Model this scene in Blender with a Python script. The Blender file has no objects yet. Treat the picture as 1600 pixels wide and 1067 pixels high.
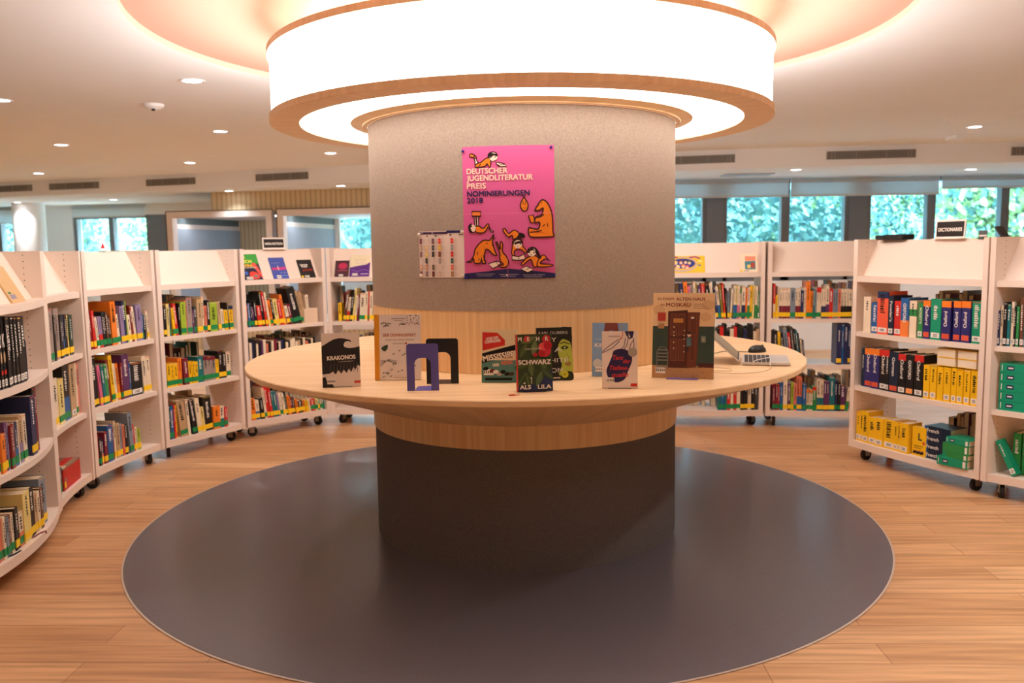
import bpy, bmesh, math, random
from mathutils import Vector, Matrix
from math import sin, cos, pi, radians, atan2, hypot

random.seed(11)
S = bpy.context.scene
COL = S.collection

# ------------------------------------------------------------------ camera
cam_d = bpy.data.cameras.new('camera'); cam = bpy.data.objects.new('camera', cam_d); COL.objects.link(cam)
PITCH, ROLL, FPX = 0.1098, 0.0149, 1332.4
cp, sp, cr, sr = cos(PITCH), sin(PITCH), cos(ROLL), sin(ROLL)
cam.matrix_world = Matrix(((cr, sr, 0, 0), (-sr*sp, cr*sp, -cp, 0), (-sr*cp, cr*cp, sp, 1.45), (0, 0, 0, 1)))
cam_d.sensor_width = 36; cam_d.lens = 36*FPX/1600; cam_d.clip_end = 200
cam_d.dof.use_dof = True; cam_d.dof.focus_distance = 3.5; cam_d.dof.aperture_fstop = 3.2
S.camera = cam

# ------------------------------------------------------------------ world, light, exposure
w = bpy.data.worlds.new('world'); S.world = w; w.use_nodes = True
bg = w.node_tree.nodes['Background']; bg.inputs[0].default_value = (.55, .80, 1.0, 1); bg.inputs[1].default_value = 52.0
vs = S.view_settings; vs.view_transform = 'Standard'; vs.look = 'None'; vs.gamma = 1; vs.exposure = 0.64; vs.use_curve_mapping = False
S.display_settings.display_device = 'sRGB'
try:
    S.cycles.max_bounces = 10; S.cycles.diffuse_bounces = 7; S.cycles.glossy_bounces = 3; S.cycles.transparent_max_bounces = 12
    S.cycles.sample_clamp_indirect = 6; S.cycles.caustics_reflective = False; S.cycles.caustics_refractive = False
except Exception: pass
LAMP = 4.1          # bottom diffuser of the ring lamp
DRUM = 11.0          # its upright drum
COVE = 1.8         # uplight on top of the ring lamp
DOWN_W = 85.0       # each ceiling downlight
LAMPCOL = (1.0, .91, .82)
DOWNCOL = (.92, .96, 1.0)

# ------------------------------------------------------------------ materials
MATS = {}
def lin(c):
    return tuple((x/12.92 if x <= .04045 else ((x+.055)/1.055)**2.4) for x in (v/255 for v in c))
def mat(name, rgb, rough=.5, spec=.4, noise=0, nscale=40, metal=0, bump=0, emit=0, emitcol=None, stretch=None):
    """rgb are 0-255 display values"""
    if name in MATS: return MATS[name]
    m = bpy.data.materials.new(name); m.use_nodes = True; nt = m.node_tree; b = nt.nodes['Principled BSDF']
    c = lin(rgb); b.inputs['Base Color'].default_value = (*c, 1); b.inputs['Roughness'].default_value = rough
    b.inputs['Specular IOR Level'].default_value = spec; b.inputs['Metallic'].default_value = metal
    if noise or bump:
        tc = nt.nodes.new('ShaderNodeTexCoord'); nz = nt.nodes.new('ShaderNodeTexNoise'); nz.inputs['Scale'].default_value = nscale; nz.inputs['Detail'].default_value = 5
        src = tc.outputs['Object']
        if stretch:
            mp = nt.nodes.new('ShaderNodeMapping'); mp.inputs['Scale'].default_value = stretch; nt.links.new(src, mp.inputs[0]); src = mp.outputs[0]
        nt.links.new(src, nz.inputs['Vector'])
        if noise:
            rp = nt.nodes.new('ShaderNodeValToRGB'); rp.color_ramp.elements[0].position = .3; rp.color_ramp.elements[1].position = .7
            rp.color_ramp.elements[0].color = (*[x*(1-noise) for x in c], 1); rp.color_ramp.elements[1].color = (*[min(1, x*(1+noise)) for x in c], 1)
            nt.links.new(nz.outputs['Fac'], rp.inputs[0]); nt.links.new(rp.outputs[0], b.inputs['Base Color'])
        if bump:
            bp = nt.nodes.new('ShaderNodeBump'); bp.inputs['Strength'].default_value = bump; bp.inputs['Distance'].default_value = .004
            nt.links.new(nz.outputs['Fac'], bp.inputs['Height']); nt.links.new(bp.outputs[0], b.inputs['Normal'])
    if emit:
        b.inputs['Emission Color'].default_value = (*(emitcol or c), 1); b.inputs['Emission Strength'].default_value = emit
    MATS[name] = m; return m

def wood(name, c1, c2, axis='Z', scale=1.0, rough=.45, cyl=False):
    """straight grained veneer: noise stretched along one object axis"""
    m = bpy.data.materials.new(name); m.use_nodes = True; nt = m.node_tree; b = nt.nodes['Principled BSDF']; L = nt.links.new
    tc = nt.nodes.new('ShaderNodeTexCoord'); src = tc.outputs['Object']
    if cyl:   # angle around the axis, height, radius
        sx = nt.nodes.new('ShaderNodeSeparateXYZ'); L(src, sx.inputs[0])
        at = nt.nodes.new('ShaderNodeMath'); at.operation = 'ARCTAN2'; L(sx.outputs[1], at.inputs[0]); L(sx.outputs[0], at.inputs[1])
        cx = nt.nodes.new('ShaderNodeCombineXYZ'); L(at.outputs[0], cx.inputs[0]); L(sx.outputs[2], cx.inputs[2]); src = cx.outputs[0]
    mp = nt.nodes.new('ShaderNodeMapping'); mp.inputs['Scale'].default_value = {'Z': (60, 60, 1.2), 'X': (1.2, 60, 60), 'Y': (60, 1.2, 60)}[axis]
    L(src, mp.inputs[0])
    nz = nt.nodes.new('ShaderNodeTexNoise'); nz.inputs['Scale'].default_value = scale; nz.inputs['Detail'].default_value = 4; L(mp.outputs[0], nz.inputs['Vector'])
    rp = nt.nodes.new('ShaderNodeValToRGB'); rp.color_ramp.elements[0].position = .3; rp.color_ramp.elements[1].position = .7
    rp.color_ramp.elements[0].color = (*lin(c1), 1); rp.color_ramp.elements[1].color = (*lin(c2), 1)
    L(nz.outputs['Fac'], rp.inputs[0]); L(rp.outputs[0], b.inputs['Base Color']); b.inputs['Roughness'].default_value = rough; b.inputs['Specular IOR Level'].default_value = .35
    MATS[name] = m; return m

def floor_material():
    m = bpy.data.materials.new('floor_planks'); m.use_nodes = True; nt = m.node_tree; b = nt.nodes['Principled BSDF']; L = nt.links.new
    tc = nt.nodes.new('ShaderNodeTexCoord'); mp = nt.nodes.new('ShaderNodeMapping'); mp.inputs['Rotation'].default_value = (0, 0, radians(2)); L(tc.outputs['Object'], mp.inputs[0])
    br = nt.nodes.new('ShaderNodeTexBrick'); br.offset = .37; br.inputs['Scale'].default_value = 1; br.inputs['Brick Width'].default_value = 1.2; br.inputs['Row Height'].default_value = .15
    br.inputs['Mortar Size'].default_value = .0012; br.inputs['Bias'].default_value = 0
    br.inputs['Color1'].default_value = (*lin((220, 174, 128)), 1); br.inputs['Color2'].default_value = (*lin((202, 152, 106)), 1); br.inputs['Mortar'].default_value = (*lin((120, 80, 50)), 1)
    L(mp.outputs[0], br.inputs['Vector'])
    m2 = nt.nodes.new('ShaderNodeMapping'); m2.inputs['Scale'].default_value = (1.2, 22, 1); L(mp.outputs[0], m2.inputs[0])
    nz = nt.nodes.new('ShaderNodeTexNoise'); nz.inputs['Scale'].default_value = 1.6; nz.inputs['Detail'].default_value = 6; L(m2.outputs[0], nz.inputs['Vector'])
    rp = nt.nodes.new('ShaderNodeValToRGB'); rp.color_ramp.elements[0].position = .32; rp.color_ramp.elements[1].position = .68
    rp.color_ramp.elements[0].color = (.62, .55, .5, 1); rp.color_ramp.elements[1].color = (1.12, 1.12, 1.12, 1); L(nz.outputs['Fac'], rp.inputs[0])
    mx = nt.nodes.new('ShaderNodeMix'); mx.data_type = 'RGBA'; mx.blend_type = 'MULTIPLY'; mx.inputs['Factor'].default_value = .8
    L(br.outputs['Color'], mx.inputs['A']); L(rp.outputs[0], mx.inputs['B']); L(mx.outputs['Result'], b.inputs['Base Color'])
    b.inputs['Roughness'].default_value = .38; b.inputs['Specular IOR Level'].default_value = .4
    return m

def glass_material():
    m = bpy.data.materials.new('window_glass'); m.use_nodes = True; nt = m.node_tree; nt.nodes.clear()
    o = nt.nodes.new('ShaderNodeOutputMaterial'); t = nt.nodes.new('ShaderNodeBsdfTransparent'); t.inputs[0].default_value = (.86, .98, 1, 1)
    g = nt.nodes.new('ShaderNodeBsdfGlossy'); g.inputs['Roughness'].default_value = .02; x = nt.nodes.new('ShaderNodeMixShader'); x.inputs[0].default_value = .06
    nt.links.new(t.outputs[0], x.inputs[1]); nt.links.new(g.outputs[0], x.inputs[2]); nt.links.new(x.outputs[0], o.inputs[0]); return m
def blind_material():
    m = bpy.data.materials.new('blind_fabric'); m.use_nodes = True; nt = m.node_tree; nt.nodes.clear()
    o = nt.nodes.new('ShaderNodeOutputMaterial'); d = nt.nodes.new('ShaderNodeBsdfDiffuse'); d.inputs[0].default_value = (*lin((214, 222, 228)), 1)
    t = nt.nodes.new('ShaderNodeBsdfTranslucent'); t.inputs[0].default_value = (.80, .84, .86, 1); x = nt.nodes.new('ShaderNodeMixShader'); x.inputs[0].default_value = .55
    nt.links.new(d.outputs[0], x.inputs[1]); nt.links.new(t.outputs[0], x.inputs[2]); nt.links.new(x.outputs[0], o.inputs[0]); return m
def slat_material():
    m = bpy.data.materials.new('slats'); m.use_nodes = True; nt = m.node_tree; b = nt.nodes['Principled BSDF']; L = nt.links.new
    tc = nt.nodes.new('ShaderNodeTexCoord'); wv = nt.nodes.new('ShaderNodeTexWave'); wv.inputs['Scale'].default_value = 4.2; wv.bands_direction = 'X'; L(tc.outputs['Object'], wv.inputs['Vector'])
    rp = nt.nodes.new('ShaderNodeValToRGB'); rp.color_ramp.elements[0].color = (*lin((178, 160, 126)), 1); rp.color_ramp.elements[1].color = (*lin((212, 194, 158)), 1); rp.color_ramp.elements[1].position = .35
    L(wv.outputs['Fac'], rp.inputs[0]); L(rp.outputs[0], b.inputs['Base Color']); b.inputs['Roughness'].default_value = .6; return m

M_SHELF = mat('white_laminate', (234, 217, 203), .42, .3)
M_PAGE = mat('pages', (226, 208, 176), .8, .1, noise=.10, nscale=300, stretch=(1, 1, 30))
M_WHITE = mat('white_paper', (236, 228, 218), .6, .2)
M_BLACK = mat('black_ink', (16, 14, 14), .5, .3)
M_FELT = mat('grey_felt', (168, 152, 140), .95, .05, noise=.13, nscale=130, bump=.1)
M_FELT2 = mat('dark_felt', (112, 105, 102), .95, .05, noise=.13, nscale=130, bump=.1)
M_WALL = mat('wall_paint', (238, 238, 238), .8, .1, noise=.01, nscale=3)
M_CEIL = mat('ceiling_paint', (240, 244, 250), .85, .1, noise=.01, nscale=2)
M_WOODV = wood('veneer_upright', (226, 184, 132), (244, 210, 160), 'Z', .7, .45, True)
M_WOODX = wood('veneer_top', (232, 196, 150), (245, 216, 172), 'X', .45, .42)
M_WOODR = wood('veneer_radial', (222, 184, 138), (240, 208, 164), 'Z', .5, .45, True)
M_GLASS = glass_material(); M_BLIND = blind_material(); M_SLAT = slat_material()
M_FRAME = mat('window_frame', (112, 116, 120), .5, .4)
M_METAL = mat('steel', (180, 182, 184), .3, .5, metal=1)
M_DARK = mat('dark_rubber', (34, 32, 32), .55, .4)
M_DRUM = mat('drum_diffuser', (255, 240, 220), .5, .2, emit=DRUM, emitcol=(1.0, .95, .90))
M_DISC = mat('disc_diffuser', (255, 240, 220), .5, .2, emit=LAMP, emitcol=LAMPCOL)
M_COVE = mat('cove_strip', (255, 240, 220), .5, .2, emit=COVE, emitcol=(1.0, .90, .84))
M_DOWN = mat('downlight_glow', (255, 250, 245), .5, .2, emit=9, emitcol=DOWNCOL)

PAL = dict(black=(26, 23, 24), darkgrey=(66, 64, 64), warmgrey=(160, 142, 134), greyblue=(128, 142, 158), navy=(38, 46, 88), ink=(24, 38, 60), indigo=(44, 42, 108), blue=(38, 96, 158),
           teal=(24, 112, 118), darkgreen=(28, 62, 48), green=(48, 140, 72), lime=(160, 188, 52), jade=(20, 150, 112), yellow=(246, 194, 22), paleyellow=(232, 212, 134), orange=(240, 128, 36),
           cream=(236, 218, 190), tan=(196, 164, 124), olive=(128, 112, 36), brown=(104, 66, 44), salmon=(218, 120, 92), red=(210, 42, 36), darkred=(132, 32, 34), maroon=(126, 30, 52), pink=(216, 108, 140),
           plum=(96, 50, 98), lilac=(146, 128, 168), coral=(240, 98, 66), stripered=(224, 130, 112), multi=(236, 130, 60))
WORD = dict(darkgrey='dark grey', warmgrey='warm grey', greyblue='grey-blue', navy='navy blue', ink='blue-black', darkgreen='dark green', jade='jade green', lime='lime green', paleyellow='pale yellow',
            darkred='dark red', stripered='red-striped', multi='multicoloured', coral='coral red')
def cm(c): return mat('book_' + c, PAL[c], .42, .4)
def cw(c): return WORD.get(c, c)
STICK = dict(y=mat('sticker_yellow', (250, 206, 30), .5), g=mat('sticker_green', (24, 140, 78), .5), w=mat('sticker_white', (236, 230, 222), .5), r=mat('sticker_red', (214, 84, 54), .5), o=mat('sticker_orange', (240, 160, 90), .5))

# ------------------------------------------------------------------ mesh builder
class MB:
    def __init__(s): s.v = []; s.f = []; s.m = []; s.mats = []; s.smooth = []
    def mi(s, m):
        if m not in s.mats: s.mats.append(m)
        return s.mats.index(m)
    def add(s, vs, fs, m, smooth=False):
        o = len(s.v); s.v += [tuple(x) for x in vs]; k = s.mi(m)
        for f in fs: s.f.append([i+o for i in f]); s.m.append(k); s.smooth.append(smooth)
    def box(s, x0, x1, y0, y1, z0, z1, m, T=None):
        vs = [Vector((x, y, z)) for x in (x0, x1) for y in (y0, y1) for z in (z0, z1)]
        if T is not None: vs = [T @ v for v in vs]
        s.add(vs, [(0, 1, 3, 2), (4, 6, 7, 5), (0, 4, 5, 1), (2, 3, 7, 6), (0, 2, 6, 4), (1, 5, 7, 3)], m)
    def poly(s, vs, m): s.add(vs, [tuple(range(len(vs)))], m)
    def prism(s, pts, z0, z1, m, T=None):
        """closed outline of (x, y) points, extruded in z"""
        n = len(pts); vs = [Vector((x, y, z0)) for x, y in pts]+[Vector((x, y, z1)) for x, y in pts]
        if T is not None: vs = [T @ v for v in vs]
        s.add(vs, [tuple(range(n))[::-1], tuple(range(n, 2*n))]+[(i, (i+1) % n, n+(i+1) % n, n+i) for i in range(n)], m)
    def lathe(s, prof, c, m, n=96, smooth=True, closed=False):
        """profile of (r, z) turned about the vertical through c"""
        vs = []; fs = []; k = len(prof)
        for i in range(n):
            a = 2*pi*i/n
            for r, z in prof: vs.append((c[0]+r*cos(a), c[1]+r*sin(a), z))
        for i in range(n):
            j = (i+1) % n
            for q in range(k if closed else k-1):
                q2 = (q+1) % k
                fs.append((i*k+q, j*k+q, j*k+q2, i*k+q2))
        s.add(vs, fs, m, smooth)
    def tube(s, pts, r, m, n=8):
        pts = [Vector(p) for p in pts]; vs = []; fs = []
        for i, p in enumerate(pts):
            t = (pts[min(i+1, len(pts)-1)]-pts[max(i-1, 0)]).normalized()
            a = t.orthogonal().normalized() if i == 0 else (pa-t*pa.dot(t)).normalized()
            pa = a; b = t.cross(a)
            for k in range(n): vs.append(p+(a*cos(2*pi*k/n)+b*sin(2*pi*k/n))*r)
        for i in range(len(pts)-1):
            for k in range(n): fs.append((i*n+k, i*n+(k+1) % n, (i+1)*n+(k+1) % n, (i+1)*n+k))
        fs += [tuple(range(n))[::-1], tuple(range((len(pts)-1)*n, len(pts)*n))]
        s.add(vs, fs, m, True)
    def cyl(s, p0, p1, r, m, n=20):
        p0 = Vector(p0); p1 = Vector(p1); t = (p1-p0).normalized(); a = t.orthogonal().normalized(); b = t.cross(a)
        vs = [p+(a*cos(2*pi*k/n)+b*sin(2*pi*k/n))*r for p in (p0, p1) for k in range(n)]
        s.add(vs, [(k, (k+1) % n, n+(k+1) % n, n+k) for k in range(n)]+[tuple(range(n))[::-1], tuple(range(n, 2*n))], m)
    def build(s, name, parent=None, M=None):
        me = bpy.data.meshes.new(name); me.from_pydata(s.v, [], s.f)
        for m in s.mats: me.materials.append(m)
        me.polygons.foreach_set('material_index', s.m); me.polygons.foreach_set('use_smooth', s.smooth)
        bm = bmesh.new(); bm.from_mesh(me); bmesh.ops.recalc_face_normals(bm, faces=bm.faces); bm.to_mesh(me); bm.free(); me.update()
        o = bpy.data.objects.new(name, me); COL.objects.link(o)
        if parent: o.parent = parent
        if M is not None: o.matrix_local = M
        return o
def tag(o, label=None, cat=None, group=None, kind=None):
    if label: o['label'] = label
    if cat: o['category'] = cat
    if group: o['group'] = group
    if kind: o['kind'] = kind
    return o
def empty(name, M, label=None, cat=None, group=None):
    o = bpy.data.objects.new(name, None); COL.objects.link(o); o.matrix_world = M if isinstance(M, Matrix) else Matrix.Translation(M); o.empty_display_size = .05
    return tag(o, label, cat, group)
def struct(o): o['kind'] = 'structure'; return o
def basis(o, ex, ey, ez):
    return Matrix(((ex[0], ey[0], ez[0], o[0]), (ex[1], ey[1], ez[1], o[1]), (ex[2], ey[2], ez[2], o[2]), (0, 0, 0, 1)))
def yaw(x, y, z, a): return Matrix.Translation((x, y, z)) @ Matrix.Rotation(a, 4, 'Z')
ORD = 'zeroth first second third fourth fifth sixth seventh eighth ninth tenth eleventh twelfth thirteenth fourteenth fifteenth sixteenth seventeenth eighteenth nineteenth twentieth'.split()
ORD += ['twenty-' + x for x in ORD[1:10]] + ['thirtieth'] + ['thirty-' + x for x in ORD[1:10]]

# ------------------------------------------------------------------ lettering and flat artwork
_TC = {}
def text_geo(body):
    """triangulated outline of a text of unit size, left aligned on its baseline"""
    k = body
    if k not in _TC:
        cu = bpy.data.curves.new('t', 'FONT'); cu.body = body; cu.size = 1; cu.resolution_u = 3
        o = bpy.data.objects.new('t', cu); COL.objects.link(o); bpy.context.view_layer.update()
        me = bpy.data.meshes.new_from_object(o.evaluated_get(bpy.context.evaluated_depsgraph_get()))
        vs = [(v.co.x, v.co.y) for v in me.vertices]; fs = [tuple(p.vertices) for p in me.polygons]
        bpy.data.objects.remove(o); bpy.data.curves.remove(cu); bpy.data.meshes.remove(me); _TC[k] = (vs, fs)
    return _TC[k]
class Art:
    """flat printing on a surface: P(u, v, lift) gives the 3D point; each later shape lies a hair above the earlier ones"""
    def __init__(s, mb, P, lift=.0004, step=.00012): s.mb = mb; s.P = P; s.l = lift; s.st = step
    def up(s): s.l += s.st; return s.l
    def shape(s, pts, m):
        l = s.up(); s.mb.poly([s.P(u, v, l) for u, v in pts], m)
    def rect(s, u0, v0, u1, v1, m): s.shape([(u0, v0), (u1, v0), (u1, v1), (u0, v1)], m)
    def ell(s, u, v, a, b, m, n=20, rot=0): s.shape([(u+a*cos(t)*cos(rot)-b*sin(t)*sin(rot), v+a*cos(t)*sin(rot)+b*sin(t)*cos(rot)) for t in (2*pi*i/n for i in range(n))], m)
    def smooth(s, pts, n=5):
        out = []; k = len(pts)
        for i in range(k):
            p0, p1, p2, p3 = pts[i-1], pts[i], pts[(i+1) % k], pts[(i+2) % k]
            for j in range(n):
                t = j/n
                out.append(tuple(.5*(2*p1[q]+(p2[q]-p0[q])*t+(2*p0[q]-5*p1[q]+4*p2[q]-p3[q])*t*t+(3*p1[q]-p0[q]-3*p2[q]+p3[q])*t**3) for q in (0, 1)))
        return out
    def blob(s, pts, fill, line=None, wd=0, sm=True):
        p = s.smooth(pts) if sm else pts
        s.shape(p, fill)
        if line: s.stroke(p+[p[0]], wd, line)
    def stroke(s, pts, wd, m):
        l = s.up(); n = len(pts); vs = []
        for i in range(n):
            a = pts[max(i-1, 0)]; b = pts[min(i+1, n-1)]
            if pts[0] == pts[-1]:
                if i == 0: a = pts[-2]
                if i == n-1: b = pts[1]
            dx, dy = b[0]-a[0], b[1]-a[1]; d = hypot(dx, dy) or 1
            vs += [(pts[i][0]-dy/d*wd/2, pts[i][1]+dx/d*wd/2), (pts[i][0]+dy/d*wd/2, pts[i][1]-dx/d*wd/2)]
        s.mb.add([s.P(u, v, l) for u, v in vs], [(2*i, 2*i+1, 2*i+3, 2*i+2) for i in range(n-1)], m)
    def text(s, body, u, v, size, m, bold=0, rot=0, width=None, align='l', slant=0):
        """bold thickens the strokes by printing the outline a few times around its place"""
        vs, fs = text_geo(body)
        if not vs: return
        x0 = min(a for a, b in vs); x1 = max(a for a, b in vs); sx = size if width is None else width/(x1-x0)
        off = {'l': 0, 'c': (x1-x0)*sx/2, 'r': (x1-x0)*sx}[align]; c, q = cos(rot), sin(rot); k = bold*size
        for dx, dy in ([(0, 0)] if not bold else [(-k, -k), (k, -k), (-k, k), (k, k), (0, 0)]):
            l = s.up(); s.l -= s.st*.8; out = []
            for a, b in vs:
                x = (a-x0)*sx-off+slant*b*size+dx; y = b*size+dy; out.append(s.P(u+x*c-y*q, v+x*q+y*c, l))
            s.mb.add(out, fs, m)
        s.up()

def turn(mb, prof, c, m, n=128, closed=False):
    k = len(prof)
    for q in range(k if closed else k-1): mb.lathe([prof[q], prof[(q+1) % k]], c, m, n)

# ------------------------------------------------------------------ the setting
CX, CY = .0635, 4.4714            # axis of the column
ZC = 2.53                         # ceiling
b = MB(); b.box(-12.5, 10.5, -3.5, 11.84, -.2, 0, floor_material()); b.box(-12.5, .2, 11.84, 17.3, -.2, 0, floor_material()); struct(b.build('floor'))
b = MB(); M_VINYL = mat('grey_vinyl', (106, 101, 106), .25, .35, noise=.05, nscale=180)
b.lathe([(0.0001, .0025), (1.925, .0025)], (-.0334, 4.5413), M_VINYL, 160, False); fl = struct(b.build('floor_inlay')); fl['label'] = 'round dark grey vinyl floor inlay'
b = MB(); b.lathe([(1.925, .0030), (1.934, .0030)], (-.0334, 4.5413), mat('inlay_edge', (196, 176, 158), .4, .5), 160, False); struct(b.build('trim_1'))

b = MB(); n = 128; RH = 1.8643; X0, X1, Y0, Y1 = -12.5, 10.5, -3.5, 17.5
inner = []; outer = []
for i in range(n):
    a = 2*pi*i/n; dx, dy = cos(a), sin(a); inner.append((CX+RH*dx, CY+RH*dy, ZC))
    t = min((X1-CX)/dx if dx > 1e-9 else 1e9, (X0-CX)/dx if dx < -1e-9 else 1e9, (Y1-CY)/dy if dy > 1e-9 else 1e9, (Y0-CY)/dy if dy < -1e-9 else 1e9)
    outer.append((CX+t*dx, CY+t*dy, ZC))
corner = [(X1, Y1), (X0, Y1), (X0, Y0), (X1, Y0)]
b.add(inner+outer, [(i, (i+1) % n, n+(i+1) % n, n+i) for i in range(n)], M_CEIL)
for qx, qy in corner:       # fill the corners cut off by the fan
    a = atan2(qy-CY, qx-CX) % (2*pi); i = int(a/(2*pi)*n) % n; b.poly([outer[i], (qx, qy, ZC), outer[(i+1) % n]], M_CEIL)
b.box(X0, X1, Y0, Y1, 3.1, 3.2, M_CEIL); struct(b.build('ceiling'))
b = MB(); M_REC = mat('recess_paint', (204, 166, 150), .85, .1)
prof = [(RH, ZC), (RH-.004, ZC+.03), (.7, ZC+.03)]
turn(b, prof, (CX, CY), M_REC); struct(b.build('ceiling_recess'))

b = MB(); b.box(-12.7, -12.5, -3.5, 17.5, 0, 3.1, M_WALL); struct(b.build('wall_left'))
b = MB(); b.box(10.5, 10.7, -3.5, 17.5, 0, 3.1, M_WALL); struct(b.build('wall_right'))
b = MB(); b.box(-12.5, 10.5, -3.7, -3.5, 0, 3.1, M_WALL); struct(b.build('wall_back'))

# bulkhead with air vents, then the lower soffit that runs on to the windows
def catmull(P, n=8):
    out = []
    for i in range(len(P)-1):
        p0 = P[max(i-1, 0)]; p1 = P[i]; p2 = P[i+1]; p3 = P[min(i+2, len(P)-1)]
        for j in range(n):
            t = j/n; out.append(tuple(.5*(2*p1[q]+(p2[q]-p0[q])*t+(2*p0[q]-5*p1[q]+4*p2[q]-p3[q])*t*t+(3*p1[q]-p0[q]-3*p2[q]+p3[q])*t**3) for q in (0, 1)))
    return out+[P[-1]]
BK = catmull([(-12.5, 14.6), (-7.56, 12.9), (-5.0, 12.15), (-1.87, 11.12), (1.97, 10.1), (3.63, 9.8), (5.8, 9.62), (10.5, 9.5)])
ZS = 2.31
b = MB(); k = len(BK)
b.add([(x, y, z) for z in (ZS, ZC) for x, y in BK], [(i, i+1, k+i+1, k+i) for i in range(k-1)], M_CEIL, True); struct(b.build('wall_bulkhead'))
b = MB(); b.poly([(x, y, ZS) for x, y in BK]+[(10.5, 11.8, ZS), (.2, 11.8, ZS), (.2, 14.4, ZS), (-12.5, 16.5, ZS)], mat('soffit_paint', (238, 244, 248), .85, .1)); struct(b.build('ceiling_soffit'))
def bk_at(x):
    for (xa, ya), (xb, yb) in zip(BK, BK[1:]):
        if xa <= x <= xb: return ya+(yb-ya)*(x-xa)/(xb-xa), atan2(yb-ya, xb-xa)
def vent(x, zc, wd, label):
    y, a = bk_at(x); t = empty('air_vent', yaw(x, y-.012, zc, a), label, 'air vent', 'air vents along the ceiling bulkhead'); W = wd/2
    m = MB(); m.box(-W, W, 0, .01, -.042, .042, mat('vent_dark', (112, 110, 108), .6)); m.build('backing', t)
    m = MB(); fm = mat('vent_grey', (158, 155, 152), .5)
    for z0, z1 in ((-.046, -.039), (.039, .046)): m.box(-W, W, -.006, .01, z0, z1, fm)
    for u in (-W, -W+.05, -W+.085, -W/3, W/3, W-.085, W-.05, W-.008): m.box(u, u+.008, -.006, .01, -.044, .044, fm)
    m.build('frame', t)
    m = MB()
    for z in (-.027, -.009, .009, .027): m.box(-W, W, -.005, .006, z-.003, z+.003, mat('vent_slat', (150, 147, 144), .5))
    m.build('slats', t)
for x, wd, lb in ((-7.55, 1.1, 'grey slotted air vent at the left end of the bulkhead'), (-6.30, .86, 'grey slotted air vent above the round white column and left window'), (-4.72, .82, 'grey slotted air vent above the left white framed nook'),
                  (-3.02, .80, 'grey slotted air vent above the NON-FICTION sign'), (-1.35, .80, 'grey slotted air vent half hidden behind the felt column, left side'), (2.14, .92, 'grey slotted air vent just right of the felt column'),
                  (4.06, .96, 'grey slotted air vent above the DICTIONARIES sign'), (6.05, .96, 'grey slotted air vent at the right end of the bulkhead')):
    vent(x, 2.428, wd, lb)

# right window wall
M_PIER = mat('pier_grey', (120, 126, 134), .7, .2)
YW = 11.55
b = MB(); b.box(0, 10.5, YW, YW+.25, 0, .95, M_WALL); b.box(0, 10.5, YW, YW+.25, ZS, 3.1, M_WALL); b.box(0, .2, YW+.25, 15.0, 0, 3.1, M_WALL)
for x0, x1 in ((0, .9), (2.64, 2.86), (4.55, 4.79), (8.6, 10.5)): b.box(x0, x1, YW, YW+.25, .95, ZS, M_PIER)
struct(b.build('wall_window_right'))
NW = [0]
def window(x0, x1, y, z0, z1, ang=0, bars=()):
    NW[0] += 1; t = empty(f'window_{NW[0]}', yaw((x0+x1)/2, y, 0, ang)); t['kind'] = 'structure'; W = (x1-x0)/2
    m = MB(); f = .055
    m.box(-W, -W+f, 0, .12, z0, z1, M_FRAME); m.box(W-f, W, 0, .12, z0, z1, M_FRAME); m.box(-W, W, 0, .12, z0, z0+f, M_FRAME); m.box(-W, W, 0, .12, z1-f, z1, M_FRAME)
    for u in bars: m.box(u-.045, u+.045, -.01, .12, z0, z1, M_FRAME)
    m.build('window_frame', t); m = MB(); m.box(-W, W, .05, .056, z0, z1, M_GLASS); m.build('glass', t)
for x0, x1 in ((.9, 1.77), (1.77, 2.64), (2.86, 3.70), (3.70, 4.55), (4.79, 5.66), (5.66, 6.65), (6.65, 7.62), (7.62, 8.6)): window(x0, x1, YW+.02, .95, ZS)
def blind(x0, x1, y, z, label, ang=0):
    t = empty('roller_blind', yaw((x0+x1)/2, y, 0, ang), label, 'window blind', 'half-raised roller blinds'); W = (x1-x0)/2
    m = MB(); m.box(-W, W, -.001, .001, z, ZS-.005, M_BLIND); m.build('fabric', t)
    m = MB(); m.box(-W, W, -.012, .012, z-.012, z+.012, mat('blind_rail', (206, 208, 208), .5)); m.build('bottom_rail', t)
    m = MB(); m.cyl((-W, 0, ZS-.035), (W, 0, ZS-.035), .03, M_BLIND); m.build('roller', t)
blind(.95, 3.69, YW-.12, 2.075, 'grey roller blind over the windows just right of the felt column')
blind(3.72, 5.68, YW-.12, 2.075, 'grey roller blind over the windows behind the dictionary bookcase')
blind(5.72, 8.5, YW-.12, 2.15, 'grey roller blind at the far right, raised higher than its neighbours')

b = MB(); M_BOUNCE = mat('bounce_slab_pale', (226, 228, 226), .85, .1, noise=.08, nscale=2)
b.box(.3, 14, 11.85, 18.5, -.5, -.3, M_BOUNCE); b.box(-18, .3, 17.31, 20.5, -.5, -.3, M_BOUNCE); struct(b.build('added_bounce_slab'))  # unseen pale slabs added to bounce daylight up onto soffit and ceiling
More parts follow.
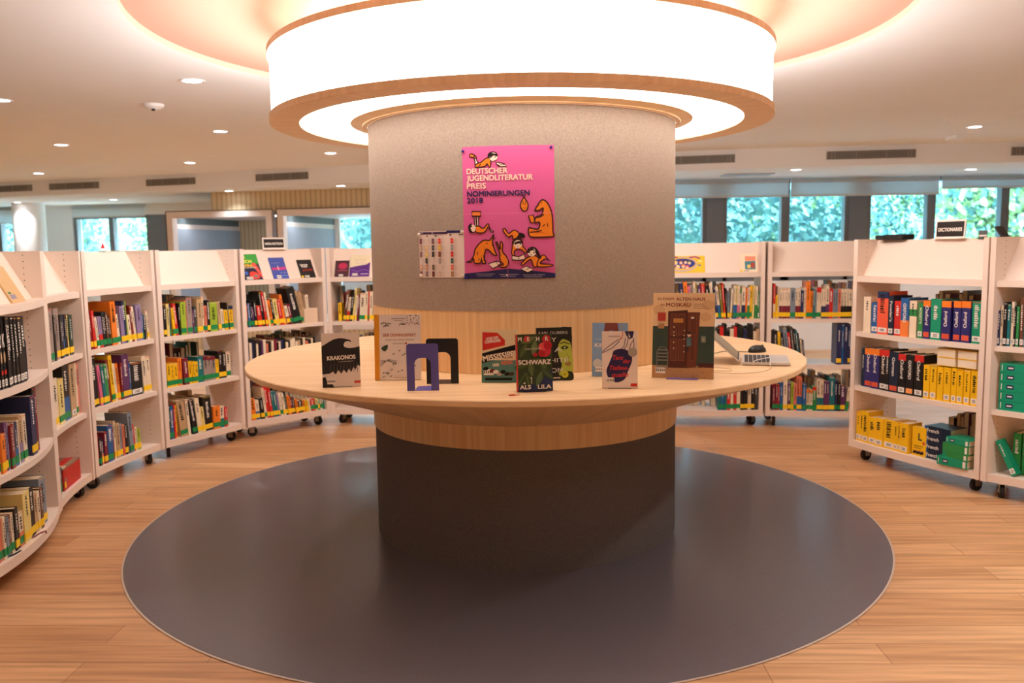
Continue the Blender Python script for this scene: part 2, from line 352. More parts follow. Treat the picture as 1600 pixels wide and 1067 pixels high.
# left window wall (runs obliquely)
AL = atan2(-.165, 1); WY = lambda x: 15.2-.165*(x+6.3)
b = MB()
def wl(x0, x1, z0, z1, m, y0=0, y1=.25):
    x = (x0+x1)/2; b.box(-(x1-x0)/2*1.014, (x1-x0)/2*1.014, y0, y1, z0, z1, m, yaw(x, WY(x), 0, AL))
wl(-12.5, .2, 0, .9, M_WALL); wl(-12.5, .2, 2.12, 3.1, M_WALL); wl(-12.5, -10.4, .9, 2.12, M_WALL); wl(-8.6, -7.85, .9, 2.12, M_WALL); wl(-6.38, -5.9, .9, 2.12, M_PIER); wl(-5.9, -4.32, .9, 2.12, M_WALL); wl(-4.0, -3.1, .9, 2.12, M_WALL); wl(-1.75, .2, .9, 2.12, M_WALL)
struct(b.build('wall_window_left'))
for x0, x1, bars in ((-10.4, -8.6, (.17,)), (-7.85, -6.38, (0,)), (-4.32, -4.0, ()), (-3.1, -1.75, ())):
    window(x0, x1, WY((x0+x1)/2)+.02, .9, 2.12, AL, bars)
blind(-7.8, -6.4, WY(-7.1)-.1, 2.10, 'grey roller blind over the left window, above the red pennant', AL)
blind(-10.3, -8.7, WY(-9.5)-.1, 2.02, 'grey roller blind at the far left edge, beside the white round column', AL)
b = MB(); b.lathe([(.25, 0), (.25, ZS)], (-8.15, 14.6), M_WALL, 48); c = b.build('round_column'); tag(c, 'white round column between the two left windows', 'column')

# window nooks with white frames, beige slatted wall between and above
AS = atan2(-.167, 1); SY = lambda x: 12.6-.167*(x+4.5)
b = MB()
def ws(x0, x1, z0, z1, m, y0=0, y1=.06): b.box(-(x1-x0)/2*1.014, (x1-x0)/2*1.014, y0, y1, z0, z1, m, yaw((x0+x1)/2, SY((x0+x1)/2), 0, AS))
ws(-4.35, -.9, 2.03, ZS, M_SLAT); ws(-1.66, -.9, 0, 2.03, M_SLAT); struct(b.build('wall_slatted'))
M_TRIM = mat('white_trim', (232, 224, 220), .5, .3); M_PANEL = mat('blue_grey_fabric', (168, 184, 202), .9, .1, noise=.06, nscale=60)
for xa, xb, lb in ((-5.06, -3.40, 'white framed window nook on the left, behind the NON-FICTION sign'), (-3.36, -1.70, 'white framed window nook touching the felt column, trees behind')):
    xm = (xa+xb)/2; t = empty('window_nook', yaw(xm, SY(xm)-.02, 0, AS), lb, 'nook', 'white framed nooks by the windows'); W = (xb-xa)/2-.01
    m = MB(); g = .09
    m.box(-W, -W+g, -.03, .10, 0, 2.04, M_TRIM); m.box(W-g, W, -.03, .10, 0, 2.04, M_TRIM); m.box(-W+g, W-g, -.03, .10, 2.04-g, 2.04, M_TRIM); m.build('frame', t)
    m = MB(); m.box(-W-.012, -W, -.035, .1, 0, 2.05, mat('dark_edge', (96, 78, 60), .5)); m.box(-W-.012, W, -.035, .1, 2.04, 2.052, mat('dark_edge', (96, 78, 60))); m.build('dark_edging', t)
    m = MB(); m.box(-W, -W+.06, .1, 2.1, .3, 1.80, M_PANEL); m.build('fabric_panel', t)
    m = MB(); m.box(-W, -W+.05, .1, 2.1, 1.80, 1.87, M_TRIM); m.box(-W, -W+.05, .1, 2.1, 1.87, 2.0, mat('dark_panel', (104, 118, 122), .7)); m.build('top_panel', t)
    m = MB(); m.box(-W+.06, W, .1, 2.1, 1.97, 2.0, M_TRIM); m.build('nook_ceiling', t)
    m = MB(); m.box(-W+.1, W-.1, .3, .34, 1.962, 1.969, mat('nook_strip', (255, 250, 240), .5, .2, emit=22, emitcol=(.95, .97, 1.0))); m.build('strip_light', t)
    m = MB(); m.box(-W+.06, W, .1, 2.1, .3, .42, M_TRIM); m.box(-W+.06, W, .12, 2.1, 0, .3, M_SLAT); m.build('bench', t)
    if xa < -5: m = MB(); m.box(-W+.06, W-.75, 2.1, 2.14, .42, 1.97, M_SLAT); m.build('slatted_back', t)
    else: m = MB(); m.box(-W+.06, -W+.14, 2.06, 2.14, .42, 1.97, M_TRIM); m.build('back_post', t)

# ceiling fittings
def downlight(x, y, z, lb, watts, r=.062):
    t = empty('downlight', (x, y, z), lb, 'ceiling light', 'recessed ceiling downlights')
    m = MB(); turn(m, [(r+.018, -.001), (r+.016, -.006), (r, -.005), (r-.006, -.001)], (0, 0), mat('downlight_rim', (236, 232, 230), .4), 32); m.build('rim', t)
    m = MB(); m.lathe([(.0001, -.003), (r-.004, -.003)], (0, 0), M_DOWN, 32, False); m.build('lens', t)
    if watts:
        ld = bpy.data.lights.new('downlight_bulb', 'SPOT'); ld.energy = watts; ld.spot_size = radians(120); ld.spot_blend = .7; ld.color = DOWNCOL; ld.shadow_soft_size = .07
        lo = bpy.data.objects.new('bulb', ld); COL.objects.link(lo); lo.parent = t; lo.location = (0, 0, -.012)
for x, y, lb in ((-3.56, 6.13, 'recessed downlight cut by the left edge of the photo'), (-2.0, 5.55, 'large recessed downlight left of the ring lamp, nearest the peach recess'), (-2.60, 7.85, 'recessed downlight above the bookcases, just left of the ring lamp rim'),
                 (-4.45, 8.64, 'recessed downlight on the left ceiling, below and left of the smoke detector'), (-6.30, 11.6, 'small recessed downlight on the far left ceiling close to the bulkhead'), (-3.87, 10.52, 'small recessed downlight in front of the bulkhead above the left nook'),
                 (-2.0, 9.72, 'small recessed downlight beside the felt column, under the ring lamp rim'), (4.45, 8.31, 'recessed downlight on the right ceiling beside the square ceiling speaker')):
    downlight(x, y, ZC, lb, DOWN_W*(.4 if -2.7 < x < -1.9 and y < 8 else 1))
for x, y, lb in ((-6.38, 13.9, 'small downlight in the soffit above the left window'), (-3.99, 12.29, 'small downlight in the soffit above the slatted wall'), (-2.27, 11.63, 'small downlight in the soffit next to the felt column, left side'),
                 (-8.1, 14.2, 'small downlight in the soffit above the white round column'), (3.37, 10.19, 'small downlight in the soffit above the windows right of the column'), (5.60, 10.5, 'small downlight in the soffit above the DICTIONARIES sign')):
    downlight(x, y, ZS, lb, DOWN_W*(.2 if 'slatted' in lb or 'next to' in lb else .8))
for x, y in ((-3.7, 3.0), (-2.2, 1.2), (-.9, -1.2), (1.6, -1.2), (1.9, 1.3), (2.75, 3.3), (4.3, 2.4), (4.4, 5.4), (.3, 8.0), (.3, 9.5), (7.2, 8.3), (-6.9, 7.6), (-8.4, 10.2), (7.4, 5.4)):      # unseen downlights added to brighten the floor, bookcases and far end
    downlight(x, y, ZC, 'recessed downlight outside the photo or hidden behind the column', DOWN_W*(.45 if x < -2 and y < 4 else 1))
t = empty('smoke_detector', (-2.6, 6.40, ZC), 'white dome smoke detector on the left ceiling', 'smoke detector'); m = MB()
turn(m, [(.075, 0), (.07, -.018)], (0, 0), M_CEIL, 32); m.lathe([(.07, -.018), (.045, -.035), (.0001, -.042)], (0, 0), M_CEIL, 32); m.build('dome', t)
m = MB(); m.cyl((0.01, -.03, -.038), (.01, -.03, -.05), .012, M_BLACK); m.build('sensor', t)
m = MB(); m.box(-.075, .075, -.11, .11, -.035, 0, M_CEIL); tag(m.build('ceiling_speaker', None, Matrix.Translation((4.65, 9.0, ZC))), 'low white box fixed to the right ceiling near a downlight', 'ceiling speaker')
for x, y, lb in ((-4.07, 7.11, 'tiny sprinkler cap on the far left ceiling'), (-3.40, 9.86, 'tiny sprinkler cap on the ceiling above the left vents'), (3.96, 7.85, 'tiny sprinkler cap on the right ceiling above the speaker box')):
    m = MB(); turn(m, [(.035, 0), (.032, -.006), (.0001, -.006)], (0, 0), M_CEIL, 24); tag(m.build('sprinkler_cap', None, Matrix.Translation((x, y, ZC))), lb, 'sprinkler')
m = MB(); m.box(-.30, .30, -.16, .16, -.012, 0, mat('access_grey', (176, 186, 196), .6)); m.box(-.26, .26, -.12, .12, -.016, -.012, mat('access_grey2', (160, 172, 184), .6)); tag(m.build('access_panel', None, Matrix.Translation((2.95, 10.75, ZS))), 'pale rectangular ceiling panel in the soffit right of the felt column', 'ceiling panel')

# ------------------------------------------------------------------ column, table, ring lamp
col = empty('felt_column', (CX, CY, 0), 'thick round column clad in grey felt with a wood band', 'column')
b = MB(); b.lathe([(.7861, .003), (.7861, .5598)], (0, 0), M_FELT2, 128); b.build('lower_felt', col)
b = MB(); turn(b, [(.7767, .897), (.7767, 1.1743)], (0, 0), M_WOODV); b.build('wood_band', col)
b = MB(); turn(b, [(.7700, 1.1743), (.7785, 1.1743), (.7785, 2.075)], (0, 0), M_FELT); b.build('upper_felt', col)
tab = empty('round_display_table', (CX, CY, 0), 'round light wood table ringing the felt column', 'table')
b = MB(); turn(b, [(.780, .896), (1.409, .896), (1.413, .892), (1.413, .874), (1.409, .870), (.9, .870)], (0, 0), M_WOODX, 160); b.build('tabletop', tab)
b = MB(); b.lathe([(1.395, .8695), (.795, .668)], (0, 0), M_WOODR, 160); b.build('conical_underside', tab)
b = MB(); turn(b, [(.795, .668), (.792, .5598), (.786, .5598)], (0, 0), M_WOODV); b.build('wood_skirt', tab)

lamp = empty('ring_lamp', (CX, CY, 2.06), 'huge glowing drum ring lamp with wooden rims around the column', 'lamp')
b = MB(); turn(b, [(1.106, 0), (1.2456, 0), (1.2456, .030), (1.106, .030)], (0, 0), M_WOODR, 160, True); b.build('lower_rim', lamp)
b = MB(); b.lathe([(1.233, .030), (1.233, .305)], (0, 0), M_DRUM, 160); b.build('drum_diffuser', lamp)
b = MB(); turn(b, [(1.10, .305), (1.2456, .305), (1.2456, .335), (1.10, .335)], (0, 0), M_WOODR, 160, True); b.build('upper_rim', lamp)
b = MB(); b.lathe([(.86, .012), (1.106, .012)], (0, 0), M_DISC, 160, False); b.build('bottom_diffuser', lamp)
b = MB(); turn(b, [(.779, -.006), (.803, -.006), (.805, .0), (.862, .0115)], (0, 0), M_WOODX, 128); b.build('inner_collar', lamp)
b = MB(); b.lathe([(1.02, .37), (1.21, .345)], (0, 0), M_COVE, 160, False); b.build('cove_light', lamp)
b = MB(); b.lathe([(.80, .335), (.80, .498)], (0, 0), M_CEIL, 96, True); b.build('hanger_drum', lamp)

# ------------------------------------------------------------------ bookcases
UNIT = {  # left and right front corners (seen from the room), bulge of the front edge towards the room
 'A': ((-2.19, 3.35), (-2.405, 4.39), .07), 'B': ((-2.415, 4.405), (-2.553, 5.07), -.02), 'C': ((-2.555, 5.09), (-2.437, 5.835), -.02), 'D': ((-2.433, 5.86), (-2.073, 6.49), .01),
 'E': ((-2.06, 6.51), (-1.525, 7.02), .012), 'F': ((-1.512, 7.01), (-.70, 6.99), .03), 'G': ((1.12, 6.80), (1.985, 6.675), .05), 'H': ((2.005, 6.67), (2.85, 6.568), .045),
 'R1': ((2.262, 5.635), (2.656, 4.752), .035), 'R2': ((2.661, 4.743), (3.014, 3.962), -.08)}
WHERE = {'A': 'bookcase at the left edge', 'B': 'narrow bookcase holding red box file', 'C': 'bookcase under the red pennant', 'D': 'bookcase left of NON-FICTION sign', 'E': 'bookcase under NON-FICTION sign',
         'F': 'bookcase left of felt column', 'G': 'bookcase displaying the yellow picture book', 'H': 'bookcase left of dictionary bookcase', 'R1': 'bookcase under DICTIONARIES sign', 'R2': 'bookcase at the right edge'}
ULAB = {'A': 'white curved bookcase at the left edge, bulging towards the table', 'B': 'narrow white bookcase with a red box file on its bottom shelf', 'C': 'white curved bookcase whose display top is under the red pennant',
        'D': 'white bookcase with an empty display top, left of the NON-FICTION sign', 'E': 'white bookcase carrying the NON-FICTION sign and three face-out books', 'F': 'white bookcase partly hidden behind the felt column, purple books on top',
        'G': 'white bookcase right of the column displaying a yellow picture book', 'H': 'white bookcase with an empty display top, left of the dictionary bookcase', 'R1': 'white bookcase full of dictionaries, carrying the DICTIONARIES sign', 'R2': 'white bookcase cut by the right edge, with green boxed books'}
SHZ = {1: .865, 2: .505, 3: .135}; SHN = {1: 'top shelf', 2: 'middle shelf', 3: 'bottom shelf'}; DEP = .38; TOPZ = 1.468
def front(u, t):
    (x0, y0), (x1, y1), s = UNIT[u]; dx, dy = x1-x0, y1-y0; L = hypot(dx, dy); nx, ny = -dy/L, dx/L      # n points away from the room
    q = 4*s*t*(1-t); px, py = x0+dx*t-nx*q, y0+dy*t-ny*q; k = 4*s*(1-2*t); tx, ty = dx-nx*k, dy-ny*k; tl = hypot(tx, ty)
    return Vector((px, py)), Vector((tx/tl, ty/tl)), Vector((-ty/tl, tx/tl)), L
CAST = {}
def caster_parts(parent, M):
    if not CAST:
        m = MB(); m.box(-.022, .022, -.022, .022, .079, .0895, M_METAL); m.box(-.017, -.013, -.02, .02, .03, .08, M_METAL); m.box(.013, .017, -.02, .02, .03, .08, M_METAL)
        a = m.build('caster'); m = MB(); m.cyl((-.012, 0, .0375), (.012, 0, .0375), .037, M_DARK, 24); m.cyl((-.02, 0, .0375), (.02, 0, .0375), .008, M_METAL, 12); w_ = m.build('wheel', a); CAST['a'] = a; CAST['w'] = w_
        a.parent = parent; a.matrix_local = M; return
    a = CAST['a'].copy(); COL.objects.link(a); a.parent = parent; a.matrix_local = M; w_ = CAST['w'].copy(); COL.objects.link(w_); w_.parent = a
UROOT = {}
def bookcase(u):
    p0, t0, n0, L = front(u, 0); p1 = front(u, 1)[0]; e = (p1-p0)/L; nn = Vector((-e.y, e.x)); M = basis((p0.x, p0.y, 0), (e.x, e.y, 0), (nn.x, nn.y, 0), (0, 0, 1))
    root = empty('bookcase', M, ULAB[u], 'bookcase', 'white mobile bookcases ringed around the column'); UROOT[u] = root
    s = UNIT[u][2]; N = 16; TH = .032
    def loc(t, d): q = 4*s*t*(1-t); return (L*t, -q+d)           # local x along the front, y away from the room; bowed pieces keep their depth
    hole = mat('pin_hole', (96, 74, 60), .7)
    for x0, x1, inner in ((0, TH, TH+.0004), (L-TH, L, L-TH-.0004)):
        m = MB(); m.box(x0, x1, -.006, DEP+.006, .09, TOPZ, M_SHELF)
        for d in (.075, .30):
            for i in range(40):
                z = .20+.032*i
                if z < 1.45: m.poly([(inner, d+.0030*cos(a), z+.0030*sin(a)) for a in (k*pi/4 for k in range(8))], hole)
        m.build('side_panel', root)
    def slab(name, z0, z1, d0=0.0, d1=DEP, pm=M_SHELF):
        m = MB(); a = [loc((TH+.0005)/L+(1-2*(TH+.0005)/L)*i/N, d0) for i in range(N+1)]; c = [loc((TH+.0005)/L+(1-2*(TH+.0005)/L)*i/N, d1) for i in range(N+1)][::-1]
        m.prism(a+c, z0, z1, pm); m.build(name, root)
    slab('bottom_board', .09, .135); slab('middle_shelf', .475, .505, .004); slab('upper_shelf', .835, .865, .004); slab('top_board', 1.193, 1.23)
    def slope(d0, d1):
        m = MB(); vs = []
        for i in range(N+1):
            t = (TH+.0005)/L+(1-2*(TH+.0005)/L)*i/N
            for d, z in ((d0, 1.2302), (d1, 1.462), (d1+(.006 if d1 > d0 else -.006), 1.462), (d0+(.02 if d1 > d0 else -.02), 1.2302)): x, y = loc(t, d); vs.append((x, y, z))
        fs = [(0, 1, 2, 3), (4*N+3, 4*N+2, 4*N+1, 4*N)]
        for i in range(N):
            for q in range(4): a = 4*i; fs.append((a+q, a+4+q, a+4+(q+1) % 4, a+(q+1) % 4))
        m.add(vs, fs, M_SHELF); m.build('display_slope', root)
    slope(.055, .178); slope(DEP-.055, DEP-.178)
    for x in (.075, L-.075):
        for d in (.075, DEP-.075): caster_parts(root, Matrix.Translation((x, d, .0)) @ Matrix.Rotation(random.uniform(-.8, .8), 4, 'Z'))
for u in UNIT: bookcase(u)

# ------------------------------------------------------------------ books on the shelves
_BC = {}
def book_meshes(wd, h, dp, col, band, text):
    """cover, pages and spine label of one upright book: x across the spine, y into the shelf, z up"""
    c1, c2 = (col.split('/')+[None])[:2]; pos = 'B'
    if c2 and c2[-1] in 'TM': pos = c2[-1]; c2 = c2[:-1]
    m1 = cm(c1); W = wd/2; t = min(.0022, wd*.16); m = MB()
    m.box(-W, W, 0, .003, 0, h, m1); m.box(-W, -W+t, .003, dp, 0, h, m1); m.box(W-t, W, .003, dp, 0, h, m1)
    if c2: z0, z1 = {'B': (.0, .42), 'T': (.84, 1), 'M': (.58, .77)}[pos]; m.box(-W-.0003, W+.0003, -.0006, .006, h*z0, h*z1, cm(c2))
    light = sum(PAL[c1]) > 380; ink = M_BLACK if light else M_WHITE
    if c1 in ('yellow', 'jade'): ink = M_BLACK if c1 == 'yellow' else M_WHITE
    a = Art(m, lambda x, z, l: (x, -l, z), .0008)
    if text and text[0] == '=': a.text(text[1:], -W*.8, h*.58, .085, M_WHITE, .01, 0, W*1.6); a.ell(0, h*.44, W*.7, h*.08, cm('tan')); a.rect(-W*.8, h*.2, W*.8, h*.26, cm('red'))
    elif text:
        upw = text[0] == '^'; tx = text.strip('^'); sz = min(wd*.62, .03); ln = min(h*.5, sz*len(tx)*.62)
        if upw: a.text(tx, W*.25, h*.36, sz, M_WHITE, .02, pi/2, ln*.8)
        else: a.text(tx, -W*.35, h*.86, sz, M_WHITE, .02, -pi/2, ln*1.05)
    else:
        r = random.Random(int(wd*1e5)+int(h*1e4)*7); z1 = h*r.uniform(.82, .94); z0 = h*r.uniform(.34, .62); q = W*r.uniform(.22, .5)
        # a column of small title characters down the spine
        z = z1
        while z > z0: g = r.uniform(.004, .011); a.rect(-q, max(z-g, z0), q*r.uniform(.3, 1), z, ink); z -= g+r.uniform(.002, .007)
        if r.random() < .5 and wd > .012: a.rect(-W*.8, h*.965, W*.8, h*.978, cm(r.choice(['red', 'cream', 'yellow', 'teal', 'orange'])))
    p = MB(); p.box(-W+t+.0004, W-t-.0004, .0035, dp-.004, .002, h-.0035, M_PAGE)
    s = None
    if band in STICK:
        s = MB(); z0 = .014 if band in 'yg' else .012; hh = .034 if band in 'yg' else .03; k = W+.0006 if band in 'yg' else W*.82
        s.box(-k, k, -.0014, .004, z0, z0+hh, STICK[band])
        if band == 'w': s.box(-k*.5, k*.5, -.0018, -.0013, z0+.008, z0+.012, M_BLACK); s.box(-k*.5, k*.5, -.0018, -.0013, z0+.017, z0+.021, M_BLACK)
    return m, p, s
def put_book(kind, label, cat, grp, M, wd, h, dp, col, band, text=''):
    m, p, s = book_meshes(wd, h, dp, col, band, text); o = m.build(kind, None, M); tag(o, label, cat, grp); p.build('pages', o)
    if s: s.build('spine_label', o)
    return o
def shelf_matrix(u, s_, z, rec=.022, lean=0.0, wd=0.0):
    """stand at distance s_ along the front of a bookcase, spine REC behind the front edge"""
    L = front(u, 0)[3]; p, tg, n, _ = front(u, s_/L)
    if UNIT[u][2] > 0: tg = (front(u, 1)[0]-front(u, 0)[0])/L; n = Vector((-tg.y, tg.x))
    q = p+n*rec; B = basis((q.x, q.y, z), (tg.x, tg.y, 0), (n.x, n.y, 0), (0, 0, 1))
    if lean:
        k = wd/2 if lean > 0 else -wd/2
        B = B @ Matrix.Translation((k, 0, 0)) @ Matrix.Rotation(lean, 4, 'Y') @ Matrix.Translation((-k, 0, 0))
    return B
ROWS = [
('A',1,"""277,27,320,0,black,w;305,24,320,0,black,w;330,25,319,0,black,w,=O;357,29,317,0,black,w,=K;387,25,315,0,black,w;413,33,312,0,black,w;448,31,310,0,black,w;480,35,307,0,black,w;516,38,305,0,black,w;556,44,302,0,black,w"""),
('A',2,"""228,38,206,0,cream,g;268,44,173,0,orange,y;313,22,214,0,plum,y;336,15,211,0,lilac,g;352,39,198,0,darkred,g;392,11,200,0,cream,.;404,37,196,0,navy/blue,g;442,18,201,0,cream,.;461,37,217,0,tan/lilac,g;499,43,215,0,cream,g;606,60,283,0,navy,y;670,33,316,0,black,y;705,33,311,0,maroon,."""),
('A',3,"""170,55,199,0,salmon,g;226,27,188,0,cream,g;254,28,177,0,greyblue,g;283,24,179,0,brown,g;308,28,180,0,cream,g;338,41,193,0,black,y;380,47,160,0,cream/salmon,g;428,86,233,0,paleyellow,y;515,61,233,0,black,y;578,34,186,0,tan,y;613,37,190,0,cream,y;651,34,198,0,brown,y;687,90,235,0,greyblue,y"""),
('B',1,"""54,96,301,0,darkgreen,g;151,40,297,0,cream,.;193,76,293,0,warmgrey,g;270,29,251,0,black,.;301,83,286,0,warmgrey,y;385,42,244,0,black,y;429,41,241,0,navy/blue,y;471,41,240,0,black,y;513,18,233,0,paleyellow,y;533,48,233,0,darkgreen,y"""),
('B',2,"""95,41,297,0,stripered,.;137,51,263,0,maroon,y;189,94,267,0,cream,y;284,93,251,0,paleyellow,g;378,97,320,0,black/blue,g;486,81,312,0,tan,w;568,26,310,0,cream,g;596,31,306,0,stripered,."""),
('B',3,"""68,60,192,0,brown,g;128,65,171,0,darkred,g;195,63,137,0,teal,g;259,47,132,0,cream,y"""),
('C',1,"""62,26,200,0,salmon,y;107,24,233,-5,darkred,y;132,26,236,-4,red,y;170,25,192,-7,cream,g;196,37,194,-5,lilac/red,g;234,23,218,-4,black,g;258,21,219,-3,black,g;281,23,219,-3,brown,g;306,15,196,-4,black,g;322,53,280,-2,orange,g;392,26,194,-6,cream,g;419,34,244,-3,lilac,y;459,30,275,-4,navy,y;490,15,273,-4,lime,y;509,30,180,-5,cream,y;542,20,239,-6,darkred,y;564,23,232,-6,cream,y;588,52,240,-2,lilac,y;641,20,184,0,blue,g;663,20,167,0,black,.;698,18,194,-5,cream,y"""),
('C',2,"""57,29,203,0,cream,.;99,52,315,-4,black,y;163,29,254,-6,pink,y;193,30,257,-6,teal,y;224,31,256,-4,green,y;261,26,275,-5,darkred,.;288,36,301,-5,yellow,g;325,26,243,-5,cream,y;353,26,239,-5,orange,y;379,20,240,0,darkred,g;407,69,288,-1,plum,y;477,13,231,0,blue,y;491,123,218,0,black,w;626,40,250,-3,cream,y;668,40,245,-3,cream,y"""),
('C',3,"""75,27,196,0,red,g;103,25,178,0,black,g;131,29,157,0,navy/salmon,y;162,32,202,0,maroon,y;199,55,234,0,blue,g;257,18,203,0,darkred,.;278,20,246,0,cream,y;300,35,227,0,tan,y;338,26,216,0,greyblue,y;365,23,206,0,salmon,r;391,30,196,0,black,y;436,41,272,-4,greyblue,g;479,22,181,-4,red,y;502,23,160,-2,cream,y;527,31,146,-3,lime,y"""),
('D',1,"""40,21,209,0,cream/maroon,y;62,21,217,0,black,y;84,22,228,0,paleyellow,.;107,12,227,0,navy,g;131,20,198,-3,yellow,g;158,25,228,-5,red,g;184,13,226,0,black,.;198,44,234,0,lime,g;243,12,245,0,stripered,.;256,43,262,0,warmgrey,g;301,14,171,0,plum,.;316,24,195,0,darkgrey,g;341,46,244,0,tan,y;388,18,262,0,cream,g;407,25,195,0,salmon,g;433,25,232,0,black,y;459,66,216,0,lime,g;539,28,216,-3,tan,y;569,25,158,-3,cream,g;596,35,149,-3,yellow,g;632,13,204,-3,black,.;646,40,179,0,yellow/navyT,g"""),
('D',2,"""40,17,206,0,navy,g;58,35,170,0,yellow,g;94,28,166,0,yellow,g;123,30,166,0,yellow,g;154,33,197,0,orange,g;200,43,193,-3,maroon,g;244,29,159,0,yellow,g;274,24,157,0,yellow,g;299,22,156,0,yellow,g;323,48,187,0,teal,g;372,39,185,0,warmgrey/maroonT,g;412,38,180,0,warmgrey/maroonT,g;452,34,176,0,warmgrey/maroonT,g;487,29,148,0,yellow,g;517,44,208,0,black,y;562,28,203,0,black,y;591,39,192,0,cream,g"""),
('D',3,"""40,26,251,0,darkgreen,g;67,26,237,0,blue,g;95,15,242,0,red,r;111,11,237,0,yellow,r;150,61,264,-7,tan,g;212,22,266,-4,cream,.;252,42,258,-8,black,g;295,37,258,-5,cream,y;333,31,186,-5,paleyellow,y;365,72,256,-3,black,y;439,63,170,0,orange,g;503,42,161,0,cream/teal,g;546,26,148,0,red,g"""),
('E',1,"""40,13,172,0,orange,g;62,21,186,-2,blue,g;84,14,190,-2,black,g;100,13,155,-3,plum,g;114,19,203,-3,black,y;139,36,162,-5,red,y;182,18,270,-7,black,y;206,18,274,-8,red,y;227,15,266,-8,cream,y;243,26,202,-8,orange,g;271,15,206,-8,black,y;287,33,210,-7,paleyellow,y;323,33,203,-8,red,y;358,21,242,-8,orange,y;388,27,149,-11,cream/maroon,y;416,22,163,-10,maroon,g;449,73,293,-13,black,g;524,22,270,-13,tan,g;547,23,259,-12,tan,.;571,25,227,-3,cream,y"""),
('E',2,"""40,14,228,0,black,g;55,20,238,0,cream,y;76,15,248,0,navy,y;92,20,257,0,black,g;114,16,226,0,cream,y;131,22,236,0,black,y;153,17,246,0,plum,g;171,23,255,0,cream,y;195,18,224,0,salmon,y;214,24,234,0,black,g;239,19,243,0,cream,y;259,25,252,0,maroon,y;285,20,221,0,black,g;306,15,231,0,cream,y;323,21,241,0,navy,y;345,16,250,0,black,g;362,22,219,0,cream,y;386,17,229,0,black,y;404,23,238,0,cream,g;428,18,247,0,cream,y;448,24,216,0,cream,y;473,19,226,0,tan,g;494,26,235,0,black,y;521,21,244,0,cream,y;543,27,213,0,salmon,g;571,22,222,0,black,y;594,16,232,0,cream,y;611,23,241,0,black,g"""),
('E',3,"""49,37,175,-4,orange,y;89,32,155,-4,cream/blue,y;129,29,169,-6,black,y;159,20,246,-6,cream,g;180,27,258,-6,red,y;210,20,247,-6,red,y;236,19,213,-7,teal,y;256,24,206,-7,teal,y;282,15,191,-7,lilac,y;299,22,188,-7,cream,g;323,20,185,-7,cream,y;344,18,167,-7,darkgreen,y;365,26,155,-7,orange,y;392,18,140,-7,maroon,y;412,19,137,-7,black,y;434,23,118,-8,orange,y;459,41,101,-7,black,y;502,19,100,-7,orange,y;526,27,100,-10,yellow,y;555,18,100,-7,cream,.;574,36,100,-7,red,g;612,23,100,0,paleyellow,g;636,19,100,0,green,y;657,24,100,0,cream,g;681,20,100,0,teal,g"""),
('F',1,"""84,26,150,0,yellow,y;118,25,257,10,brown,y;148,20,198,9,cream/red,y;174,20,227,8,black,y;195,14,271,8,paleyellow,y;213,17,212,7,cream,y;235,12,219,6,maroon,.;257,43,227,4,cream,g;302,20,241,4,cream,y;326,12,244,3,red,g;340,26,240,3,cream,y;367,21,236,3,tan,y;392,21,233,2,cream,y;422,21,225,0,navy,y;444,21,228,0,red,g;466,28,232,0,cream,y"""),
('G',1,"""232,31,281,-4,navy,y;264,30,293,-4,orange,y;295,19,262,-4,pink,y;315,18,273,-4,warmgrey,g;334,20,294,-3,cream,y;356,15,278,-4,olive,y;373,25,263,-4,plum,y;400,28,280,-4,red,y;434,32,277,-5,black,g;483,19,286,-8,cream,.;503,16,243,-6,navy,y;523,20,257,-7,cream/blue,g;545,18,271,-6,olive,y;564,14,280,-5,red,y;579,9,238,-2,black,.;590,15,217,-1,greyblue,y;606,14,237,3,cream,y;631,14,261,1,cream/blue,g;646,14,261,1,paleyellow/blue,g;662,17,260,1,cream/pink,g;684,12,237,0,cream/greenT,g;697,27,255,1,cream/navy,g;726,15,236,1,orange,g;742,17,245,1,cream/green,g;761,16,259,1,yellow,g;778,16,258,2,paleyellow,.;798,19,253,2,cream/green,g;824,12,211,0,green,w"""),
('G',2,"""379,18,265,0,black,g;399,26,283,0,black,y;426,22,300,0,maroon,y;450,30,317,0,black,g;481,26,265,0,cream,y;509,21,282,0,black,y;531,29,299,0,red,g;562,25,315,0,black,y;589,20,264,0,black,y;611,29,281,0,cream,g;641,24,297,0,red,y;667,20,314,0,black,y;688,28,262,0,black,g;718,24,278,0,navy,y;743,19,295,0,black,y;764,28,311,0,black,g;793,23,259,0,cream,y;818,19,276,0,tan,y"""),
('G',3,"""524,24,290,0,teal,g;550,21,264,0,blue,g;574,18,282,0,teal,g;594,26,255,0,red,g;622,21,290,0,cream,g;645,23,272,0,red,g;670,28,280,0,cream,g;700,28,306,0,black,y;731,25,288,0,black,y;758,25,300,0,cream,y;784,25,287,0,black,y;811,25,303,0,darkgrey,."""),
('H',1,"""47,17,271,0,red/cream,y;66,14,182,0,yellow,y;81,10,248,0,cream,y;93,20,234,0,cream/maroon,y;114,19,234,0,cream/maroon,y;134,19,234,0,cream/maroon,y;155,18,234,0,cream/maroon,y;174,38,234,0,greyblue,g;213,14,234,0,cream/maroon,y;229,20,233,0,cream/maroon,y;250,22,219,0,navy,y;273,17,238,0,cream,y;291,30,291,0,orange,g;322,19,214,0,orange,g;343,13,228,0,teal,g;357,13,223,0,greyblue,g;371,16,242,0,cream/redT,g;388,15,242,0,cream/redT,g;405,16,228,0,cream/navy,y;422,16,228,0,cream/navy,y;439,23,262,0,cream/plum,y;464,27,236,0,red,y;492,18,227,0,greyblue,y;512,18,227,0,greyblue,y;531,20,224,0,salmon,y;553,18,226,0,cream/black,y;573,18,226,0,cream/black,y;593,21,226,0,cream/black,y;615,19,225,0,cream/black,y"""),
